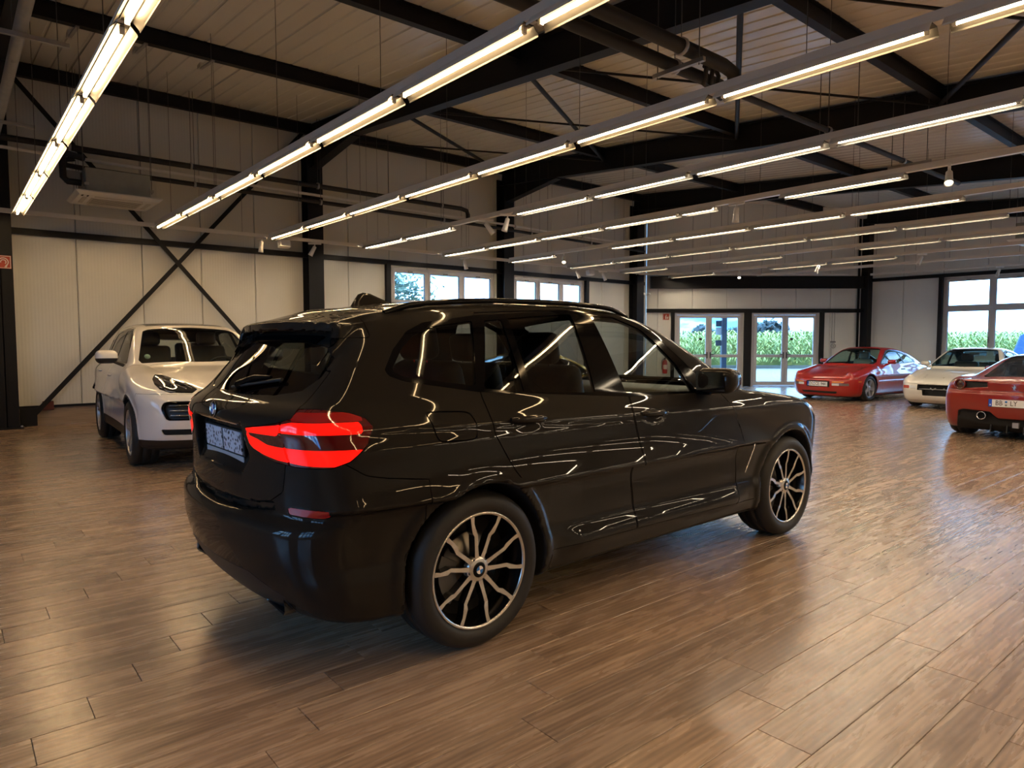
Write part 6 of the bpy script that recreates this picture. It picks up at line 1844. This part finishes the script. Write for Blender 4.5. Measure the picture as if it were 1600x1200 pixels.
    k = MB(); k.lathe([(0, 0), (0.036, 0), (0.036, 0.002), (0, 0.002)], 20, Matrix.Translation((1.985, -0.60, 1.235)) @ Matrix.Rotation(R_(56), 4, 'Y')); k.build('windscreen_sticker', M['sticker'], r)
    return C
M['lamp_black'] = mat('dark_headlamp_lens', (0.012, 0.012, 0.013), 0.05, coat=1.0)
M['clad'] = mat('dark_grey_cladding', (0.022, 0.022, 0.023), 0.5)
M['tint_mid'] = glass_mat('grey_tinted_car_glass', (0.24, 0.25, 0.24), 1.0)
M['sticker'] = mat('pale_green_sticker', (0.35, 0.50, 0.42), 0.5)
white_suv = cayenne_car()

def coupe_944(name_label, D, pose, pm, kind):
    f = body_fn(D)
    C = Car('coupe', name_label, pose[:2], pose[2])
    sh = Shell.of(f, (-1.0, -0.98, 0.05), (3.40, 0.98, 1.36), 0.022)
    tb, gb = M['trim_black'], M['gloss_black']
    basic_cuts(C, sh, D, 0.125)
    ln = []
    ws = sh.take(lambda x, y, z: np.maximum.reduce([sd_poly(x, np.abs(y), [(1.20, 0), (1.22, 0.42), (1.27, 0.475), (1.80, 0.655), (1.88, 0.62), (1.93, 0)]), 0.87 - z])).moved(-0.003)
    dw = sh.take(side_poly([(0.72, 1.165), (0.62, 0.90), (1.62, 0.895), (1.66, 0.91), (1.42, 1.06), (1.20, 1.18), (1.02, 1.205)], 0.003, 0.4)).moved(-0.003)
    qw = sh.take(side_poly([(0.55, 0.905), (0.66, 1.16), (0.50, 1.13), (0.22, 1.04), (0.02, 0.95), (0.06, 0.92)], 0.003, 0.4)).moved(-0.003)
    rg = sh.take(lambda x, y, z: np.maximum.reduce([sd_poly(x, np.abs(y), [(0.42, 0), (0.40, 0.42), (0.30, 0.50), (-0.40, 0.50), (-0.52, 0.44), (-0.56, 0)]), 0.86 - z])).moved(-0.003)
    tr = sh.take(side_poly([(-0.02, 0.925), (0.03, 0.90), (0.6, 0.880), (1.66, 0.872), (1.72, 0.90), (1.45, 1.075), (1.22, 1.205), (1.02, 1.232), (0.70, 1.205), (0.45, 1.145), (0.18, 1.055)], 0.0, 0.4))
    ln.append(tr); C.pair('window_surround', tr, tb, 0.008)
    # nose details
    if kind == 'red':
        for sh_, nm, poly, m_ in ((0, 'fog_lamp', [(0.36, 0.385), (0.52, 0.385), (0.52, 0.440), (0.36, 0.440)], M['lens_clear']), (0, 'fog_lamp_bezel', [(0.53, 0.385), (0.70, 0.385), (0.70, 0.440), (0.53, 0.440)], M['lamp_bezel']),
                                  (0, 'turn_signal', [(0.36, 0.455), (0.60, 0.455), (0.62, 0.485), (0.36, 0.485)], M['amber'])):
            C.pair(nm, sh.take(front_poly(poly, 2.6, 0.004), 0.003), m_, 0.015)
        C.pair('side_marker', sh.take(side_poly([(2.78, 0.470), (2.90, 0.470), (2.90, 0.492), (2.78, 0.492)], 0.003, 0.5), 0.002), M['amber'], 0.008)
        C.part('plate_recess', sh.take(front_poly([(-1, 0.345), (0.292, 0.345), (0.292, 0.485), (-1, 0.485)], 2.9), 0.0), tb)
        C.part('lower_intake', sh.take(front_poly(rounded_poly([(-1, 0.185), (0.42, 0.185), (0.46, 0.245), (-1, 0.245)], 0.02), 2.7), 0.003).moved(-0.012), tb, 0.02)
    else:
        C.pair('turn_signal', sh.take(front_poly([(0.60, 0.435), (0.735, 0.435), (0.735, 0.495), (0.60, 0.495)], 2.5, 0.004), 0.003), M['orange_lens'], 0.015)
        C.pair('fog_lamp', sh.take(front_poly([(0.455, 0.435), (0.585, 0.435), (0.585, 0.495), (0.455, 0.495)], 2.5, 0.004), 0.003), M['lens_clear'], 0.015)
        C.part('front_intake', sh.take(front_poly([(-1, 0.29), (0.332, 0.29), (0.332, 0.405), (0.432, 0.405), (0.432, 0.525), (-1, 0.525)], 2.9), 0.0), M['matte'])
    # pop-up lamp covers, bonnet, doors
    C.pair('popup_lamp_cover', sh.take(top_poly(rounded_poly([(2.72, 0.42), (2.70, 0.70), (2.98, 0.66), (3.06, 0.40)], 0.02), 0.5), 0.004), pm, 0.012)
    C.part('bonnet', sh.take(top_poly([(1.92, -1), (1.88, 0.60), (2.4, 0.585), (2.66, 0.62), (2.69, 0.40), (2.98, 0.38), (3.0, -1)], 0.5), 0.004), pm, 0.012)
    C.part('front_bumper', sh.take(lambda x, y, z: np.maximum(2.83 - x, z - 0.53 - 0.10 * (3.3 - x)), 0.004), pm, 0.012)
    dr = sh.take(side_poly([(0.56, 0.875), (0.58, 0.3), (0.64, 0.2), (1.72, 0.2), (1.80, 0.35), (1.80, 0.80), (1.74, 0.90), (1.46, 1.085), (1.22, 1.218), (1.02, 1.245), (0.70, 1.215)], 0, 0.4), 0.004)
    do = C.pair('door', dr, pm, 0.012)
    hb = sh.take(lambda x, y, z: np.maximum.reduce([np.abs(y) - 0.545, x - 0.45, 0.84 - z]), 0.003)
    ln += [dr, sh, hb]
    C.part('hatch', hb, pm, 0.01)
    C.part('body_shell', sh, pm)
    make_lining(C, ln, (-0.6, 1.9, 0.80))
    C.part('windscreen', ws, M['clear_green']); C.part('rear_window', rg, M['clear_green'])
    a, b_ = dw.split_side(); C.part('door_window', a, M['clear_green'], 0, do[0]); C.part('door_window', b_, M['clear_green'], 0, do[1])
    C.pair('quarter_window', qw, M['clear_green'])
    r = C.root
    for i, sg in enumerate((-1, 1)):
        k = MB(); k.box(0.66, 0.86, sg * 0.800 - 0.012, sg * 0.800 + 0.012, 0.725, 0.755); k.build('door_handle', tb, do[i], bevel=0.006)
        side_mirror(r, 1.50, 0.80, 0.885, sg, pm, (0.13, 0.19, 0.11), pm)
    # rear spoiler lip
    k = MB(); pts = [(-0.60 + 0.20 * abs(t) ** 2.2, 0.60 * t, 0.955 - 0.02 * abs(t)) for t in np.linspace(-1, 1, 21)]
    for (xa, ya, za), (xb, yb, zb) in zip(pts, pts[1:]):
        k.add([(xa, ya, za - 0.05), (xb, yb, zb - 0.05), (xb - 0.10, yb, zb), (xa - 0.10, ya, za), (xa + 0.02, ya, za - 0.01), (xb + 0.02, yb, zb - 0.01)], [(0, 1, 2, 3), (3, 2, 5, 4), (0, 4, 5, 1)], True)
    k.build('rear_spoiler', tb, r)
    for x in (0.0, P944_WB):
        for sg in (-1, 1): wheel(r, x, sg * 0.842, 0.312, 0.312, 0.21, 'disc', sg, 0.215, 0.5)
    sm_ = M['seat_grey'] if kind == 'red' else M['seat']
    for y in (-0.34, 0.34): seat(r, 0.82, y, 0.30, sm_, 0.92, w=0.5)
    steering_wheel(r, 1.22, 0.34, 0.74)
    obj_of('dashboard', rounded_box_mesh('dashboard', (0.45, 1.25, 0.22), 0.06, M['seat']), r, (1.58, 0, 0.73))
    k = MB(); k.box(-0.7, 1.8, -0.62, 0.62, 0.16, 0.28); k.build('cabin_floor', M['liner'], r)
    k = MB(); k.box(1.18, 1.20, -0.10, 0.10, 1.13, 1.18); k.build('rear_view_mirror', tb, r, bevel=0.008)
    if kind == 'red':
        number_plate(r, (3.262, 0.0, 0.415), (0, 0, 0), [('DS', -0.155), ('CE', 0.0), ('944', 0.155)], seals=[(-0.08, 0.02, 0.014), (-0.08, -0.025, 0.014)])
    else:
        k = MB(); k.prism([(-0.016, 0.026), (0.016, 0.026), (0.014, -0.008), (0, -0.026), (-0.014, -0.008)], 0, 0.004, 'z'); k.build('crest', M['crest'], r, (3.02, 0.0, 0.668), (0, R_(20), R_(-90)))
        for y in (-0.2, 0.05, 0.26):
            k = MB(); k.tube([(3.17, y, 0.45), (3.20, y + 0.05, 0.42), (3.19, y + 0.11, 0.45)], 0.012, 6); k.build('cooler_hose', M['galv'], r)
        k = MB(); k.box(3.172, 3.18, -0.42, 0.42, 0.42, 0.435); k.build('intake_bar', M['galv'], r)
    return C
M['lamp_bezel'] = mat('grey_lamp_bezel', (0.16, 0.12, 0.12), 0.3)
M['orange_lens'] = mat('orange_red_lens', (0.50, 0.07, 0.04), 0.15, coat=0.8)
M['crest'] = mat('enamel_crest', (0.25, 0.18, 0.08), 0.3, metal=0.5)
red_coupe = coupe_944('red pop-up headlight coupe with number plate by the glazed doors', P944_D, P944_POSE, M['paint_red2'], 'red')
white_coupe = coupe_944('off-white pop-up headlight coupe between the two red cars', WHITE_D, WHITE_POSE, M['paint_cream'], 'white')

def mid_engine_car(label, pose, pm, plate=True, h=0.022):
    D = FER_D; f = body_fn(D)
    C = Car('sports_car', label, pose[:2], pose[2])
    sh = Shell.of(f, (-0.90, -1.06, 0.06), (3.86, 1.06, 1.32), h)
    tb, gb = M['trim_black'], M['gloss_black']
    basic_cuts(C, sh, D, 0.14)
    ln = []
    ws = sh.take(lambda x, y, z: np.maximum.reduce([sd_poly(x, np.abs(y), [(1.42, 0), (1.45, 0.40), (1.52, 0.47), (2.15, 0.66), (2.25, 0.62), (2.34, 0)]), 0.76 - z])).moved(-0.003)
    dw = sh.take(side_poly([(0.62, 1.07), (0.55, 0.90), (1.0, 0.845), (1.75, 0.835), (1.88, 0.86), (1.62, 1.03), (1.38, 1.125), (1.0, 1.14)], 0.003, 0.4)).moved(-0.003)
    rg = sh.take(lambda x, y, z: np.maximum.reduce([sd_poly(x, np.abs(y), [(0.80, 0), (0.78, 0.36), (0.70, 0.42), (-0.40, 0.47), (-0.50, 0.44), (-0.53, 0)]), 0.86 - z])).moved(-0.003)
    # tail: concave band with round lamps, diffuser
    lampc = (0.690, 0.797, 0.082)
    C.pair('lamp_bezel', sh.take(lambda x, y, z: np.maximum(np.sqrt((np.abs(y) - lampc[0]) ** 2 + (z - lampc[1]) ** 2) - lampc[2], x + 0.4), 0.003), M['lamp_dark'], 0.012)
    C.pair('tail_vent', sh.take(rear_poly([(0.325, 0.77), (0.50, 0.755), (0.67, 0.732), (0.67, 0.848), (0.33, 0.842)], -0.5), 0.0), M['mesh_dark'])
    C.part('diffuser', sh.take(rear_poly([(-1, 0.05), (0.81, 0.05), (0.74, 0.25), (0.71, 0.405), (0.64, 0.433), (0.295, 0.418), (0.195, 0.322), (-1, 0.322)], -0.45), 0.0), M['matte'])
    C.part('rear_bumper', sh.take(lambda x, y, z: np.maximum(x + 0.40, z - 0.715), 0.003), pm, 0.012)
    C.part('tail_panel', sh.take(rear_poly([(-1, 0.72), (0.33, 0.72), (0.33, 0.86), (-1, 0.86)], -0.6), 0.002), pm, 0.008)
    C.part('engine_cover', sh.take(lambda x, y, z: np.maximum.reduce([np.abs(y) - 0.52, x - 0.86, 0.84 - z, -0.70 - x]), 0.003), pm, 0.01)
    dr = sh.take(side_poly([(0.55, 0.88), (0.75, 0.3), (0.9, 0.2), (1.85, 0.2), (1.98, 0.4), (1.95, 0.80), (1.90, 0.87), (1.64, 1.04), (1.40, 1.145), (1.0, 1.16), (0.62, 1.09)], 0, 0.4), 0.004)
    do = C.pair('door', dr, pm, 0.012)
    C.part('bonnet', sh.take(top_poly([(2.38, -1), (2.36, 0.55), (3.0, 0.50), (3.5, 0.3), (3.58, -1)], 0.4), 0.004), pm, 0.012)
    C.pair('headlamp', sh.take(top_poly([(2.75, 0.66), (2.75, 0.80), (3.25, 0.66), (3.30, 0.58)], 0.35), 0.004), M['lamp_black'], 0.012)
    ln += [dr, sh]
    C.part('body_shell', sh, pm)
    make_lining(C, ln, (-0.6, 2.3, 0.72))
    C.part('windscreen', ws, M['tint_mid']); C.part('engine_window', rg, M['tint_mid'])
    a, b_ = dw.split_side(); C.part('door_window', a, M['tint_mid'], 0, do[0]); C.part('door_window', b_, M['tint_mid'], 0, do[1])
    r = C.root
    def rear_x(y, z):
        lo_, hi_ = -1.0, -0.2
        for _ in range(26):
            m_ = (lo_ + hi_) / 2
            if f(np.array([m_]), np.array([abs(y)]), np.array([z]))[0] < 0: hi_ = m_
            else: lo_ = m_
        return hi_
    back = Matrix.Rotation(R_(-90), 4, 'Y')
    for sg in (-1, 1):
        x0 = rear_x(lampc[0], lampc[1])
        o = empty('tail_lamp', (x0 - 0.004, sg * lampc[0], lampc[1]), 0, r); o.rotation_euler = (0, R_(-90), R_(-12 * sg))
        k = MB(); k.lathe([(0.056, -0.01), (0.060, 0.012), (0.070, 0.016), (0.078, 0.010), (0.080, -0.02)], 32); k.build('lamp_ring', M['lamp_dark'], o)
        k = MB(); k.lathe([(0.0, 0.004), (0.030, 0.002), (0.056, -0.006)], 32); k.build('lamp_core', M['lamp_mid2'], o)
        o = empty('exhaust_pipe', (-0.70, sg * 0.40, 0.350), 0, r); o.rotation_euler = (0, R_(-90), 0)
        k = MB(); k.lathe([(0.054, -0.12), (0.060, -0.12), (0.060, 0.035), (0.056, 0.040), (0.050, 0.035), (0.048, -0.08)], 28); k.build('pipe', M['chrome'], o)
        k = MB(); k.lathe([(0, -0.06), (0.049, -0.06)], 24); k.build('pipe_core', M['matte'], o)
        side_mirror(r, 1.95, 0.92, 0.90, sg, pm, (0.14, 0.20, 0.10), pm)
    for y in (-0.30, -0.10, 0.10, 0.30):
        k = MB(); k.prism([(-0.66, 0.11), (-0.30, 0.11), (-0.30, 0.24), (-0.64, 0.22)], y - 0.006, y + 0.006, 'y'); k.build('diffuser_fin', tb, r)
    for x, R0, rr in ((0.0, 0.345, 0.26), (FER_WB, 0.335, 0.25)):
        for sg in (-1, 1): wheel(r, x, sg * 0.955, R0, R0, 0.30 if x == 0 else 0.25, 'ferrari', sg, rr, 0.2)
    for y in (-0.36, 0.36): seat(r, 1.25, y, 0.24, M['seat'], 0.88, w=0.5)
    obj_of('dashboard', rounded_box_mesh('dashboard', (0.45, 1.3, 0.2), 0.06, M['seat']), r, (1.95, 0, 0.68))
    k = MB(); k.box(-0.4, 2.2, -0.6, 0.6, 0.16, 0.26); k.build('cabin_floor', M['liner'], r)
    k = MB(); k.box(-0.45, 0.6, -0.38, 0.38, 0.5, 0.80); k.build('engine_block', M['caliper'], r, bevel=0.05)
    # folded cloth over the glass ribs: louvres of the engine window
    if plate:
        number_plate(r, (rear_x(0.0, 0.555) - 0.008, 0.04, 0.548), (0, 0, R_(180)), [('BB', -0.130), ('LY', 0.045)], seals=[(-0.045, 0.024, 0.016), (-0.045, -0.024, 0.014)], ink=0.076)
        # rearing horse emblem, chrome, as a small cut-out
        horse = [(0.00, 0.040), (0.008, 0.034), (0.006, 0.026), (0.016, 0.022), (0.026, 0.030), (0.024, 0.018), (0.012, 0.012), (0.020, 0.004), (0.030, 0.006), (0.018, -0.006), (0.010, -0.004), (0.008, -0.018), (0.016, -0.034), (0.008, -0.036), (0.000, -0.020),
                 (-0.008, -0.022), (-0.004, -0.038), (-0.012, -0.036), (-0.014, -0.018), (-0.010, -0.006), (-0.022, 0.002), (-0.030, 0.018), (-0.024, 0.016), (-0.012, 0.008), (-0.006, 0.016), (-0.008, 0.030)]
        k = MB(); k.prism(horse, 0.0, 0.004, 'z'); k.build('emblem', M['chrome'], r, (rear_x(0, 0.775) - 0.005, 0.0, 0.775), (R_(90), 0, R_(-90)))
        k = MB(); k.box(-0.72, -0.66, -0.055, 0.02, 0.20, 0.275); k.build('tow_grille', M['galv'], r)
    return C
M['mesh_dark'] = mat('dark_mesh', (0.010, 0.009, 0.010), 0.6)
M['lamp_mid2'] = mat('dark_round_lamp_lens', (0.04, 0.006, 0.008), 0.1, coat=1.0)
red_sports = mid_engine_car('red mid-engine sports car seen from behind at the right edge', FER_POSE, M['paint_red'])
yellow_sports = mid_engine_car('yellow sports car hidden behind the dark SUV', (7.1, 9.3, 0.0), M['paint_yellow'], plate=False, h=0.03)
